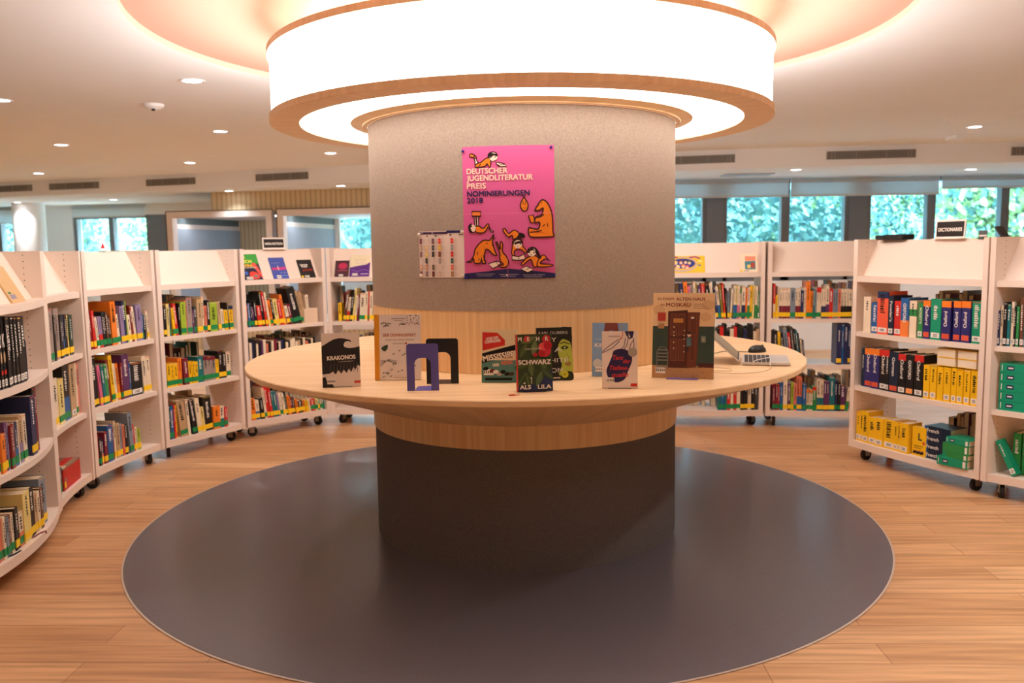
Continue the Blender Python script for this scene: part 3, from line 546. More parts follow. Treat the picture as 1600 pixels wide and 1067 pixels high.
('H',2,"""62,28,262,-2,black,y;93,19,253,-2,yellow,.;121,19,249,-4,black,.;155,28,292,-7,greyblue,.;185,18,250,-7,red,y;205,24,293,-7,darkgrey,y;230,13,280,-7,black,.;245,13,272,-7,teal,y;260,10,246,-7,black,.;271,13,195,-6,cream,y;285,10,191,-5,navy,.;527,35,320,0,navy,y;563,20,320,0,blue,.;585,28,320,0,navy,.;615,19,320,0,navy,y"""),
('H',3,"""54,21,210,0,maroon,g;77,21,211,0,maroon,g;99,10,203,0,red,g;111,23,221,0,blue,g;135,31,247,0,cream,y;171,20,222,0,plum,y;193,20,223,0,lime,y;214,21,214,0,stripered,g;237,20,275,0,salmon/blue,y;258,18,267,0,salmon/blue,y;280,26,216,0,blue,g;311,21,173,0,cream/orangeT,g;334,21,169,0,cream/orangeT,g;357,28,191,0,green/redT,g;389,26,251,0,cream/teal,y;417,22,247,0,cream/teal,y;440,18,238,0,plum,y;460,21,234,0,plum,y;483,38,272,0,teal,y;523,22,242,0,navy,g;547,18,242,0,black,g;568,34,208,0,plum,y;605,19,182,7,cream/green,g"""),
('R1',1,"""81,59,232,0,cream,.;148,56,197,0,blue,w;206,85,272,0,coral/navyT,w;294,40,248,0,ink,w,Fowler's;336,51,217,0,red,w;390,59,239,0,blue/multi,.,OXFORD;452,51,224,0,cream/greenM,.;514,34,214,0,green,w,ROGET'S;550,48,231,0,indigo/orangeT,r,Oxford;602,71,243,0,jade,w;678,60,235,0,indigo/orangeT,r,^Oxford;751,48,237,0,indigo/orangeT,r,^Oxford;801,57,239,0,indigo/orangeT,r,^Oxford;862,60,241,0,jade,w"""),
('R1',2,"""65,30,251,0,ink,.;99,59,256,0,indigo/orangeT,r,Oxford;163,64,259,0,indigo/orangeT,r,Oxford;231,56,259,0,black/redT,w,Oxford;290,23,263,0,black/redT,w;316,68,257,0,ink,r,German;388,54,250,0,black/redT,w,Oxford;445,57,252,0,black,o,OXFORD;506,62,256,0,black/redT,w,Oxford;577,40,204,0,yellow,w;619,43,206,0,yellow,w;668,38,202,0,yellow,.;709,44,204,0,yellow,w;756,33,205,0,yellow,w;791,36,203,0,yellow,w;830,39,203,0,yellow,w;872,49,205,0,yellow,w"""),
('R1',3,"""40,32,198,0,yellow,w;73,28,204,0,yellow,w;103,47,207,0,yellow,w;151,61,178,0,yellow,w;213,67,184,0,yellow,w;282,86,187,0,yellow,w;369,25,184,0,yellow,w;395,23,187,0,yellow,w;419,60,189,0,yellow,w"""),
('R2',1,"""40,10,196,0,navy,w;51,13,226,0,cream,w;65,18,241,0,black,w;84,14,234,0,teal,w;99,14,246,0,cream,w;114,9,221,0,black,w;124,14,222,0,green,w;143,18,269,-1,brown,w;162,20,274,-1,teal,w"""),
]
STUFF = MB()
def stuff_book(M, wd, h, dp, c):
    STUFF.box(-wd/2, wd/2, 0, dp, 0, h, c, M); STUFF.box(-wd/2+.002, wd/2-.002, -.0008, dp+.0008, .003, h+.0006, M_PAGE, M) if False else None
for u, sh, rows in ROWS:
    z = SHZ[sh]+.0006; R = [r.split(',') for r in rows.split(';')]; n = len(R); prev = None
    for i, r in enumerate(R):
        s0, wd, h = float(r[0])/1000, float(r[1])/1000, float(r[2])/1000; lean = max(-20, min(20, float(r[3]))); col, band = r[4], r[5]; text = r[6] if len(r) > 6 else ''
        rnd = random.Random(i*31+sh*7+len(u)+ord(u[0])); dp = min(.165, max(.11, h*rnd.uniform(.62, .74))); h = min(h, .315)
        lean = radians(lean); wd2 = wd*cos(lean)-.0004; c = s0+wd/2
        col2 = [x.strip('TM') if x[-1] in 'TM' else x for x in col.split('/')]; cname = ' and '.join(cw(x) for x in col2)
        M = shelf_matrix(u, c, z, .022+rnd.uniform(0, .012), lean, wd2)
        if (u, sh) in (('E', 2), ('G', 2)):     # half hidden rows behind the tabletop
            STUFF.box(-wd2/2, wd2/2, 0, .003, 0, h, cm(col), M); STUFF.box(-wd2/2+.0006, wd2/2-.0006, .003, dp, .001, h-.003, M_PAGE, M); STUFF.box(-wd2/2, -wd2/2+.001, .003, dp, 0, h, cm(col), M); STUFF.box(wd2/2-.001, wd2/2, .003, dp, 0, h, cm(col), M)
            continue
        if u == 'A': place = f'{ORD[n-i]} from right, {SHN[sh]}'
        else: place = f'{ORD[i+1]} from left, {SHN[sh]}'
        kind = 'dictionary' if u == 'R1' else 'book'
        put_book(kind, f'{cname} {kind}, {place}, {WHERE[u]}', kind, f'{"dictionaries" if u == "R1" else "books"} on the {SHN[sh]}, {WHERE[u]}', M, wd2, h, dp, col, band, text)

# rows on the far sides of the double-sided bookcases: page edges towards us, nobody could count them
rc = ['black', 'navy', 'brown', 'darkgrey', 'maroon', 'cream', 'teal', 'tan', 'plum', 'darkgreen', 'warmgrey', 'red', 'black', 'greyblue']
for u in UNIT:
    L = front(u, 0)[3]
    for sh in (1, 2, 3):
        rr = random.Random(ord(u[0])*9+sh*5+len(u)); x = .05
        lo, hi = {('H', 2): (.05, .06), ('H', 1): (.42*L, .95*L), ('R1', 1): (.5*L, .97*L), ('R1', 2): (.45*L, .8*L), ('R1', 3): (.62*L, .93*L), ('C', 1): (.05, .3*L), ('C', 2): (.05, .3*L), ('C', 3): (.05, .35*L), ('D', 1): (.05, .62*L), ('D', 2): (.05, .72*L), ('D', 3): (.05, .62*L), ('B', 1): (.05, .06), ('B', 2): (.05, .06), ('B', 3): (.05, .06), ('A', 1): (.05, .06), ('R2', 1): (.15, .6*L), ('R2', 2): (.05, .06), ('R2', 3): (.32, .6)}.get((u, sh), (.05, .94*L))
        x = lo
        while x < hi-.03:
            wd = rr.uniform(.016, .042); h = rr.uniform(.2, .29); dp = rr.uniform(.12, .15)
            if rr.random() > .12:
                M = shelf_matrix(u, x+wd/2, SHZ[sh]+.0006, DEP-.02-dp, radians(rr.uniform(-3, 3)), wd); c = cm(rr.choice(rc))
                STUFF.box(-wd/2, -wd/2+.002, 0, dp, 0, h, c, M); STUFF.box(wd/2-.002, wd/2, 0, dp, 0, h, c, M); STUFF.box(-wd/2, wd/2, dp-.003, dp, 0, h, c, M); STUFF.box(-wd/2+.002, wd/2-.002, .004, dp-.003, .002, h-.003, M_PAGE, M)
            x += wd+.003
tag(STUFF.build('rear_row_books'), 'mixed books in the rear rows and behind the tabletop, turned away', 'books', kind='stuff')

# things lying or standing among the books
def flat_book(kind, label, cat, grp, u, s_, z, ln, dp, th, col, rec=.02, rot=0.0, text='', two=None, band='w', pages_front=False, spx=.8):
    """a book lying flat, spine (or page edges) to the room"""
    M = shelf_matrix(u, s_, z, rec) @ Matrix.Rotation(rot, 4, 'Z'); m = MB(); c = cm(col); W = ln/2
    m.box(-W, W, 0, dp, 0, .0025, c); m.box(-W, W, 0, dp, th-.0025, th, c)
    if pages_front: m.box(-W, W, dp-.003, dp, .0025, th-.0025, c)
    else: m.box(-W, W, 0, .003, .0025, th-.0025, c)
    if two: m.box(-W-.0003, -W+ln*.14, -.0005, .01, 0, th+.0003, cm(two))
    a = Art(m, lambda x, y, l: (x, -l, y), .0006)
    if text: a.text(text, -W*spx, th*.28, th*.62, M_WHITE, .02)
    elif col == 'jade' and not pages_front: a.rect(-W*.62, th*.3, -W*.25, th*.75, cm('navy')); a.rect(-W*.56, th*.45, -W*.31, th*.6, M_WHITE); a.rect(-W*.9, th*.2, -W*.86, th*.85, M_WHITE)
    o = m.build(kind, None, M); tag(o, label, cat, grp); p = MB(); p.box(-W+.003, W-.003, .002 if pages_front else .0035, dp-.0035, .0028, th-.0028, mat('pages_pale', (236, 222, 196), .8, .1) if pages_front else M_PAGE); p.build('pages', o)
    if band and not pages_front: s = MB(); s.box(W*.72, W*.90, -.0012, .003, th*.12, th*.88, STICK[band]); s.build('spine_label', o)
    return o
L1 = front('R1', 0)[3]
# cream page-edged books laid on top of the yellow dictionaries
for i, (s_, k) in enumerate(((.715, 0), (.715, 1), (.845, 0), (.845, 1))):
    flat_book('dictionary', ('lower' if k == 0 else 'upper') + (' left' if i < 2 else ' right') + ' thick dictionary lying on yellow dictionaries, page edges showing', 'dictionary', 'thick dictionaries lying on the yellow row', 'R1', s_, .505+.212+.0505*k, .125, .16, .05, 'yellow', .03, 0, pages_front=True)
fz = .1356
for k in range(4): flat_book('dictionary', f'{ORD[k+1]} French dictionary from the bottom in the dark blue stack', 'dictionary', 'stack of French dictionaries', 'R1', .665, fz+.05*k, .175, .15, .049, 'ink', .05, .04, 'French', 'blue', None)
for k, (dx, rot, th, c2, nm) in enumerate(((0, .10, .048, None, 'bottom'), (.012, -.05, .036, 'green', 'second from bottom'), (.02, .06, .050, None, 'middle'), (.03, .02, .03, 'blue', 'topmost'))):
    pass
zz = fz
for nm, dx, rot, th, cc, two in (('lowest', 0.0, .12, .048, 'jade', None), ('second lowest', .018, -.02, .034, 'green', 'jade'), ('second from top', .02, .05, .049, 'green', None), ('topmost', .03, -.03, .034, 'jade', None)):
    flat_book('dictionary', f'{nm} green dictionary lying in the stack before the French dictionaries', 'dictionary', 'stack of green dictionaries', 'R1', .81+dx*.6, zz, .185-dx, .13, th, cc, -.012+dx*.5, rot, '', two); zz += th+.0006
# cover of the last yellow dictionary
M = shelf_matrix('R1', .545, .1356, .045); m = MB(); m.box(-.05, .05, 0, .003, 0, .182, cm('yellow')); m.box(-.05, .05, .02, .023, 0, .182, cm('yellow')); a = Art(m, lambda x, z, l: (x, -l, z), .0006)
a.text('L', -.004, .10, .06, cm('darkgreen'), .03); a.ell(.035, .085, .010, .010, STICK['r']); a.rect(-.035, .06, .03, .064, M_BLACK); a.rect(-.035, .048, .02, .051, M_BLACK)
for i in range(6): a.ell(-.035+.013*i, .022+.003*(i % 2), .007, .012, M_BLACK); a.ell(-.035+.013*i, .030+.003*(i % 2), .004, .004, cm('salmon'))
o = tag(m.build('dictionary', None, M), 'yellow dictionary turned face out on the bottom shelf, large letter L', 'dictionary', 'dictionaries on the bottom shelf, bookcase under DICTIONARIES sign'); p = MB(); p.box(-.047, .048, .0033, .0197, .002, .179, M_PAGE); p.build('pages', o)
# right-edge bookcase
for k in range(5): flat_book('boxed_dictionary', f'{ORD[k+1]} green boxed book from the bottom, stack on middle shelf, right-edge bookcase', 'boxed book', 'stack of green boxed books', 'R2', .155, .5056+.053*k, .2, .15, .052, 'jade', .02, 0)
for i, (s_, lean, h) in enumerate(((.135, 0, .235), (.178, 0, .235))):
    put_book('book', ('left' if i == 0 else 'right')+' upright green book behind the leaning one, bottom shelf, bookcase at right edge', 'book', 'green books on the bottom shelf at the right edge', shelf_matrix('R2', s_, .1356, .10), .04, h, .15, 'green', '.')
put_book('book', 'jade green book leaning left on the bottom shelf, bookcase at right edge', 'book', 'green books on the bottom shelf at the right edge', shelf_matrix('R2', .155, .1356, .03, radians(-27), .03), .03, .21, .06, 'jade', 'w')
put_book('book', 'thick yellow book on the bottom shelf at the right edge', 'book', None, shelf_matrix('R2', .262, .1356, .03), .06, .215, .15, 'yellow', 'w')
# red box file
L2 = front('B', 0)[3]; M = shelf_matrix('B', .395, .1356, .02); m = MB(); rd = mat('box_red', (196, 30, 26), .45, .4); m.box(-.15, .15, 0, .19, 0, .125, rd); m.box(-.15, .15, -.0008, .03, .118, .1258, mat('box_strip', (150, 120, 96), .6)); m.box(-.15, .15, .075, .1, .12, .1256, mat('box_strip', (150, 120, 96)))
o = tag(m.build('box_file', None, M), 'red box file on the bottom shelf of the narrow bookcase', 'box file'); m = MB(); m.cyl((-.12, -.0008, .06), (-.12, -.002, .06), .012, M_METAL); m.build('finger_ring', o)
# navy bookend on the left
def bookend_mesh(mb, w_, h, c, base=.11, arch=True):
    t = .0012; n = 10; r = .012
    outl = [(-w_/2, 0), (-w_/2, h-r)]+[(-w_/2+r-r*cos(a), h-r+r*sin(a)) for a in (pi/2*i/6 for i in range(1, 7))]+[(w_/2-r+r*sin(a), h-r+r*cos(a)) for a in (pi/2*i/6 for i in range(1, 7))]+[(w_/2, 0)]
    if arch:
        aw = w_*.255; ah = h*.70; ra = aw*.8
        outl += [(aw, 0), (aw, ah-ra)]+[(aw-ra+ra*cos(a), ah-ra+ra*sin(a)) for a in (pi/2*i/8 for i in range(1, 9))]+[(-aw+ra-ra*sin(a), ah-ra+ra*cos(a)) for a in (pi/2*i/8 for i in range(1, 9))]+[(-aw, 0)]
    T = Matrix(((1, 0, 0, 0), (0, 0, 1, 0), (0, 1, 0, 0), (0, 0, 0, 1)))
    mb.prism(outl, -t/2, t/2, c, T)
    if arch: mb.prism([(-aw, 0), (-aw, base*.85), (-aw+.012, base), (aw-.012, base), (aw, base*.85), (aw, 0)], 0, t, c); 
    else: mb.box(-w_/2, w_/2, 0, base, 0, t, c)
m = MB(); bookend_mesh(m, .11, .19, mat('bookend_navy', (44, 48, 104), .5, .4), .1, False); Lb = front('A', 0)[3]
tag(m.build('bookend', None, shelf_matrix('A', .655, .8656, .09) @ Matrix.Rotation(radians(90), 4, 'Z')), 'navy metal bookend holding the black series on the left bookcase', 'bookend', 'metal bookends')
# white card box on E
M = shelf_matrix('E', .60, .8656, .02); m = MB(); wb = mat('white_card', (226, 200, 172), .7); m.box(-.06, .06, 0, .13, 0, .115, wb); m.box(-.0605, .0605, -.0005, .1305, .095, .116, wb); o = tag(m.build('card_box', None, M), 'cream card box on the top shelf, bookcase under NON-FICTION sign', 'box')
# loose ribbons hanging over the shelf edge
m = MB(); rb = [shelf_matrix('A', s_, .1362, r_) @ Vector((0, 0, z_)) for s_, r_, z_ in ((.47, .05, .004), (.52, .02, .003), (.57, .012, .003), (.60, -.004, .002), (.603, -.006, -.012))]; m.tube(rb, .003, cm('maroon'), 6); tag(m.build('bookmark_ribbon'), 'dark red bookmark ribbon lying on the bottom board, left-edge bookcase', 'ribbon')
m = MB(); rb = [shelf_matrix('A', s_, .1362, r_) @ Vector((0, 0, z_)) for s_, r_, z_ in ((.235, .04, .003), (.28, .015, .003), (.33, .006, .003))]; m.tube(rb, .003, M_BLACK, 6); tag(m.build('bookmark_ribbon'), 'black bookmark ribbon lying on the bottom board, left-edge bookcase', 'ribbon')

# ------------------------------------------------------------------ face-out books and signs on the bookcase tops
def cover_book(kind, label, cat, grp, M, W, H, T, col, draw, spine=None, spl=None, gap=0):
    """a book facing -y of M: x across the cover, z up, origin at the bottom middle of the cover"""
    m = MB(); c = mat('cover_%d_%d_%d' % col, col, .38, .45); sc = mat('cover_%d_%d_%d' % spine, spine, .4, .4) if spine else c
    m.box(-W/2, W/2, 0, .0025, 0, H, c); m.box(-W/2, W/2, T-.0025, T, 0, H, c); m.box(-W/2, -W/2+.0025, .0025, T-.0025, 0, H, sc)
    a = Art(m, lambda u, v, l: (-W/2+u, -l, v), .0003); draw(a, W, H)
    o = m.build(kind, None, M); tag(o, label, cat, grp); p = MB(); p.box(-W/2+.003, W/2-.003, .003, T-.003, .003, H-.003, M_PAGE); p.build('pages', o)
    if spl: s = MB(); z = spl; s.box(-W/2+W*z[0], -W/2+W*z[1], -.0022, -.0012, z[2], z[3], STICK['w']); [s.box(-W/2+W*(z[0]+(z[1]-z[0])*(k+.25)/5), -W/2+W*(z[0]+(z[1]-z[0])*(k+.7)/5), -.0027, -.0021, z[2]+(z[3]-z[2])*.3, z[2]+(z[3]-z[2])*.7, M_BLACK) for k in range(5)]; s.build('barcode_label', o)
    return o
c_ = lambda *a: mat('ink_%d_%d_%d' % a, a, .45, .4)
def slope_matrix(u, s_, d=.042, back=28.5): return shelf_matrix(u, s_, 1.2308, d) @ Matrix.Rotation(radians(-back), 4, 'X')
def d_tech(a, W, H):
    a.rect(0, H*.62, W, H, c_(60, 160, 64)); a.text('TECH', W*.06, H*.66, H*.16, c_(236, 226, 70), .04, 0, W*.6); a.text('LIVING', W*.02, H*.50, H*.15, c_(240, 190, 60), .04, 0, W*.76); a.ell(W*.3, H*.88, W*.08, H*.06, c_(236, 206, 80))
    a.rect(0, 0, W, H*.44, c_(34, 30, 54)); a.shape([(W*.6, H*.62), (W*.8, H*.66), (W, H*.25), (W, 0)], c_(224, 84, 74)); a.blob([(W*.45, H*.05), (W*.4, H*.25), (W*.6, H*.32), (W*.85, H*.2), (W*.8, H*.04)], c_(226, 60, 50)); a.ell(W*.24, H*.26, W*.08, H*.07, c_(60, 110, 210)); a.ell(W*.68, H*.14, W*.12, H*.06, c_(130, 120, 110)); a.rect(0, H*.455, W*.8, H*.475, c_(220, 220, 210))
def d_switch(a, W, H):
    a.text('the connected', W*.1, H*.73, H*.05, c_(180, 190, 230), 0, 0, W*.55); a.text('switch', W*.06, H*.42, H*.22, c_(226, 50, 110), .04, 0, W*.9); a.rect(W*.43, H*.40, W*.47, H*.62, M_WHITE); a.text('short stories', W*.5, H*.27, H*.05, c_(200, 200, 235), 0, 0, W*.42); a.rect(W*.55, H*.12, W*.95, H*.16, c_(120, 140, 210))
def d_youth(a, W, H):
    a.text('Unmade', W*.14, H*.68, H*.13, M_WHITE, .04, 0, W*.52); a.text('Road', W*.2, H*.58, H*.13, M_WHITE, .04, 0, W*.4); a.text('youth', W*.22, H*.38, H*.18, c_(170, 50, 40), .03, 0, W*.68); a.rect(0, 0, W*.14, H*.12, STICK['y'])
def d_plum(a, W, H): a.ell(W*.55, H*.66, W*.32, H*.2, c_(186, 40, 84)); a.rect(W*.2, H*.36, W*.9, H*.42, c_(160, 70, 90))
def d_purple(a, W, H):
    a.blob([(0, H*.42), (W*.4, H*.5), (W*.8, H*.55), (W, H*.66), (W, 0), (0, 0)], c_(86, 34, 124), sm=False); a.stroke([(W*.1, H*.3), (W*.4, H*.24), (W*.7, H*.32), (W*.98, H*.26)], .006, c_(130, 90, 170)); a.text('quiet', W*.2, H*.74, H*.12, c_(200, 190, 150), 0, 0, W*.6); a.text('waves', W*.25, H*.6, H*.1, c_(206, 170, 190), 0, 0, W*.6); a.rect(W*.55, H*.1, W*.95, H*.14, c_(190, 170, 210))
def d_yellow(a, W, H):
    a.ell(W*.40, H*.5, W*.40, H*.44, c_(176, 168, 190), 32); a.ell(W*.41, H*.52, W*.36, H*.38, c_(236, 190, 60), 32); a.ell(W*.42, H*.54, W*.33, H*.30, c_(40, 54, 140), 32)
    for i, (u, v, hc) in enumerate(((.24, .55, (230, 200, 60)), (.38, .58, (120, 40, 40)), (.50, .60, (40, 30, 40)), (.60, .56, (70, 90, 60)), (.30, .30, (240, 210, 140)), (.44, .34, (230, 120, 60)), (.54, .28, (220, 80, 100)))):
        a.ell(W*u, H*(v+.05), W*.055, H*.11, c_(*hc), 14); a.ell(W*u, H*v, W*.040, H*.08, c_(246, 206, 176), 14)
        for q in (-.014, .014): a.ell(W*(u+q), H*v, W*.006, H*.015, M_BLACK, 8)
    a.stroke([(W*.1, H*.84), (W*.2, H*.93), (W*.3, H*.9)], .012, c_(160, 60, 60)); a.stroke([(W*.6, H*.88), (W*.75, H*.93), (W*.88, H*.82)], .014, c_(170, 90, 120)); a.ell(W*.88, H*.66, W*.06, H*.08, c_(246, 224, 120)); a.ell(W*.86, H*.42, W*.04, H*.06, c_(120, 140, 150))
def d_card(a, W, H): a.rect(W*.30, H*.60, W*.9, H*.84, c_(236, 150, 120)); a.rect(W*.28, H*.14, W*.88, H*.58, c_(70, 130, 140)); a.ell(W*.5, H*.3, W*.1, H*.1, c_(236, 200, 110)); a.ell(W*.72, H*.36, W*.12, H*.16, c_(170, 70, 50)); a.rect(W*.2, H*.05, W*.5, H*.08, M_BLACK); a.rect(0, 0, W*.14, H*.12, STICK['y'])
def d_in(a, W, H): a.shape([(W*.12, H*.58), (W*.95, H*.56), (W*.95, H*.84), (W*.18, H*.86)], c_(120, 190, 210)); a.text('IN', W*.3, H*.62, H*.2, c_(60, 110, 140), .04, 0, W*.3); a.rect(W*.4, H*.40, W*.9, H*.52, c_(220, 50, 90)); [a.stroke([(W*.05+r*cos(t), r*sin(t)+H*.02) for t in (pi/2*i/10 for i in range(11))], .009, M_BLACK) for r in (.05, .075, .10)]
cover_book('display_book', 'green and red face-out book with TECH LIVING on its cover', 'book', 'books displayed face out', slope_matrix('E', .125), .165, .225, .012, (70, 50, 60), d_tech, None, (.18, .5, .004, .026))
cover_book('display_book', 'blue face-out book with pink lettering under the NON-FICTION sign', 'book', 'books displayed face out', slope_matrix('E', .365), .13, .19, .014, (64, 84, 168), d_switch, None, (.2, .5, .004, .03))
cover_book('display_book', 'black face-out book with white and red lettering, right of the blue one', 'book', 'books displayed face out', slope_matrix('E', .61), .13, .165, .012, (26, 22, 22), d_youth, None, (.24, .55, .004, .02))
cover_book('display_book', 'small dark plum face-out book left of the felt column', 'book', 'books displayed face out', slope_matrix('F', .115), .115, .150, .012, (70, 26, 40), d_plum, None, (.3, .62, .004, .022))
cover_book('display_book', 'purple and cream face-out book touching the felt column edge', 'book', 'books displayed face out', slope_matrix('F', .265), .165, .20, .018, (226, 214, 180), d_purple, (40, 26, 40), (.14, .42, .01, .03))
cover_book('display_book', 'wide yellow picture book with an oval group of children', 'book', 'books displayed face out', slope_matrix('G', .265), .30, .15, .008, (240, 196, 40), d_yellow)
cover_book('display_book', 'small cream picture book with a dark top edge on the right bookcase', 'book', 'books displayed face out', slope_matrix('G', .755), .135, .165, .014, (240, 222, 196), d_card)
cover_book('display_book', 'white face-out book with a blue tag at the right edge', 'book', 'books displayed face out', slope_matrix('R2', .30), .16, .17, .012, (238, 230, 222), d_in)
cover_book('display_book', 'cream face-out book leaning on the slope at the left edge', 'book', 'books displayed face out', slope_matrix('A', .64), .17, .19, .03, (214, 178, 128), lambda a, W, H: (a.rect(W*.1, H*.1, W*.5, H*.22, c_(150, 140, 160)), a.rect(W*.1, H*.24, W*.3, H*.3, c_(60, 120, 80))))
def sign(u, s_, body, W, H, label, lean=4):
    M = shelf_matrix(u, s_, 1.4622, .168); t = empty('acrylic_sign', M, label, 'sign'); R_ = Matrix.Rotation(radians(-lean), 4, 'X')
    m = MB(); m.box(-W/2, W/2, 0, .006, 0, H, mat('sign_white', (240, 228, 220), .4)); m.build('holder', t, R_)
    m = MB(); m.box(-W/2+.010, W/2-.010, -.0008, 0, .014, H-.012, mat('sign_black', (34, 26, 24), .3)); a = Art(m, lambda x, z, l: (x, -l, z), .0010); a.text(body, 0, H*.40, H*.25, M_WHITE, .035, 0, W*.78, 'c'); m.build('sign_card', t, R_)
    m = MB(); m.box(-W/2, W/2, -.03, .06, 0, .003, mat('sign_white', (240, 228, 220))); m.build('foot', t)
sign('E', .375, 'NON-FICTION', .195, .095, 'black sign in a white holder reading NON-FICTION')
sign('R1', .60, 'DICTIONARIES', .205, .115, 'black sign in a white holder reading DICTIONARIES')
t = empty('black_tray', shelf_matrix('R1', .175, 1.4625, .18), 'flat black tray lying on top of the dictionary bookcase', 'tray'); m = MB(); m.box(-.10, .10, -.05, .05, 0, .006, M_BLACK); m.build('base', t); m = MB(); m.box(-.11, .11, .04, .05, .006, .034, M_DARK); m.box(-.11, -.1, -.05, .05, .006, .03, M_DARK); m.box(.10, .11, -.05, .05, .006, .03, M_DARK); m.box(-.1, .1, -.05, -.044, .006, .024, M_DARK); m.build('raised_rim', t)
t = empty('card_stand', shelf_matrix('R1', .80, 1.4625, .18), 'small grey stand on the dictionary bookcase, right of the sign', 'stand'); m = MB(); m.box(-.027, .027, -.02, .03, 0, .004, M_DARK); m.build('foot', t); m = MB(); m.box(-.027, .027, 0, .004, .004, .046, mat('stand_grey', (96, 98, 100), .5)); m.box(-.025, .025, -.0008, 0, .010, .020, M_WHITE); m.build('plate', t)
t = empty('black_bookend', shelf_matrix('R1', .905, 1.4625, .19), 'black bookend tilted at the end of the dictionary bookcase top', 'bookend'); m = MB(); m.box(-.02, .03, -.03, .03, 0, .002, M_DARK); m.build('foot', t); m = MB(); m.box(-.006, .006, -.03, .03, .002, .075, M_DARK, Matrix.Translation((.022, 0, .004)) @ Matrix.Rotation(radians(-38), 4, 'Y')); m.box(-.0075, -.006, -.012, .012, .012, .05, mat('stand_grey', (96, 98, 100)), Matrix.Translation((.022, 0, .004)) @ Matrix.Rotation(radians(-38), 4, 'Y')); m.build('plate', t)
t = empty('red_pennant', shelf_matrix('C', .50, 1.4625, .18), 'small red paper pennant standing on top of the left bookcase', 'pennant'); m = MB(); m.box(-.012, .012, -.012, .012, 0, .004, M_DARK); m.cyl((0, 0, .003), (.002, 0, .03), .002, M_WHITE, 8); m.build('stick', t); m = MB(); m.prism([(-.02, .0), (.022, .004), (.003, .045)], -.0015, .0015, mat('pennant_red', (226, 40, 44), .5), Matrix.Translation((0, 0, .018)) @ Matrix.Rotation(pi/2, 4, 'X')); m.build('flag', t)

# ------------------------------------------------------------------ posters on the felt
RF = .7785
def on_column(u0, v0, R=RF, centre=None):
    """metres along the felt (u, to the right seen from the front) and height"""
    def P(u, v, l): a = -pi/2+(u0+u)/R; r = R+l; return (CX+r*cos(a), CY+r*sin(a), v0+v)
    return P
def sheet(mb, P, W, H, m, lift, nu=24, nv=2, v0=None):
    vs = [P(W*i/nu, H*j/nv, lift) for j in range(nv+1) for i in range(nu+1)]; mb.add(vs, [(j*(nu+1)+i, j*(nu+1)+i+1, (j+1)*(nu+1)+i+1, (j+1)*(nu+1)+i) for j in range(nv) for i in range(nu)], m)
PW, PH = .400, .565; P = on_column(-.2715, 1.3165)
# where the poster begins on the column, measured along the felt from the point nearest the viewer
PINK = mat('poster_pink', (220, 98, 158), .45, .4); NAVY = c_(38, 36, 84); ORA = c_(240, 134, 34); SKIN = c_(246, 224, 204); BRN = c_(66, 20, 22); HAIR = c_(30, 16, 20); CREAM = c_(250, 214, 196)
m = MB(); sheet(m, P, PW, PH, PINK, .0008, 28, 4); sheet(m, P, PW, PH, M_WHITE, .0005, 28, 1)
def K1(x, y): return (x-66)/1296*PW, PH-(y-112+(x-66)*.03)/1852*PH          # drawing board of the poster's upper half
def K2(x, y): return K1(x-2, y+979)
a = Art(m, P, .0030, .00004)
def dr(K, pts, fill, wd=.0035, sm=True, line=BRN): a.blob([K(*p) for p in pts], fill, line, wd*1.35, sm)
def ln(K, pts, wd=.003, c=BRN): a.stroke([K(*p) for p in pts], wd*1.2, c)
def el(K, x, y, r, c, r2=None): u, v = K(x, y); a.ell(u, v, r*PW/1296, (r2 or r)*PW/1296, c, 16)
# child lying on its front
dr(K1, [(270, 390), (255, 300), (240, 250), (262, 245), (295, 320), (340, 345)], SKIN); dr(K1, [(180, 245), (200, 205), (262, 232), (275, 270), (230, 255)], ORA)
dr(K1, [(265, 392), (275, 350), (340, 325), (410, 275), (460, 265), (480, 300), (475, 380), (450, 385), (430, 345), (390, 380)], ORA)
el(K1, 520, 250, 58, SKIN); dr(K1, [(445, 265), (450, 210), (500, 180), (560, 195), (575, 240), (520, 228), (480, 262)], HAIR, .002); el(K1, 548, 252, 9, HAIR); ln(K1, [(520, 300), (545, 305), (560, 290)], .0025)
dr(K1, [(555, 335), (590, 322), (680, 350), (700, 380), (620, 385), (575, 360)], SKIN, sm=False); ln(K1, [(590, 345), (670, 358)], .002)
for body, y, c, wd in (('DEUTSCHER', 470, CREAM, 578), ('JUGENDLITERATUR', 566, CREAM, 925), ('PREIS', 692, CREAM, 272), ('NOMINIERUNGEN', 782, NAVY, 878), ('2018', 892, NAVY, 226)):
    yy = y+18 if body != 'PREIS' and body != '2018' else y; u, v = K1(134, yy); a.text(body, u, v, .0325 if c is CREAM else .0310, c, .028, .0, wd/1296*PW)
# hanging bat
ln(K1, [(925, 780), (930, 830)], .003); ln(K1, [(948, 780), (944, 830)], .003); dr(K1, [(938, 815), (985, 880), (985, 950), (960, 990), (915, 985), (885, 930), (900, 860)], ORA); ln(K1, [(918, 850), (925, 910)], .002); ln(K1, [(958, 850), (950, 910)], .002); el(K1, 930, 950, 6, BRN); el(K1, 955, 950, 6, BRN)
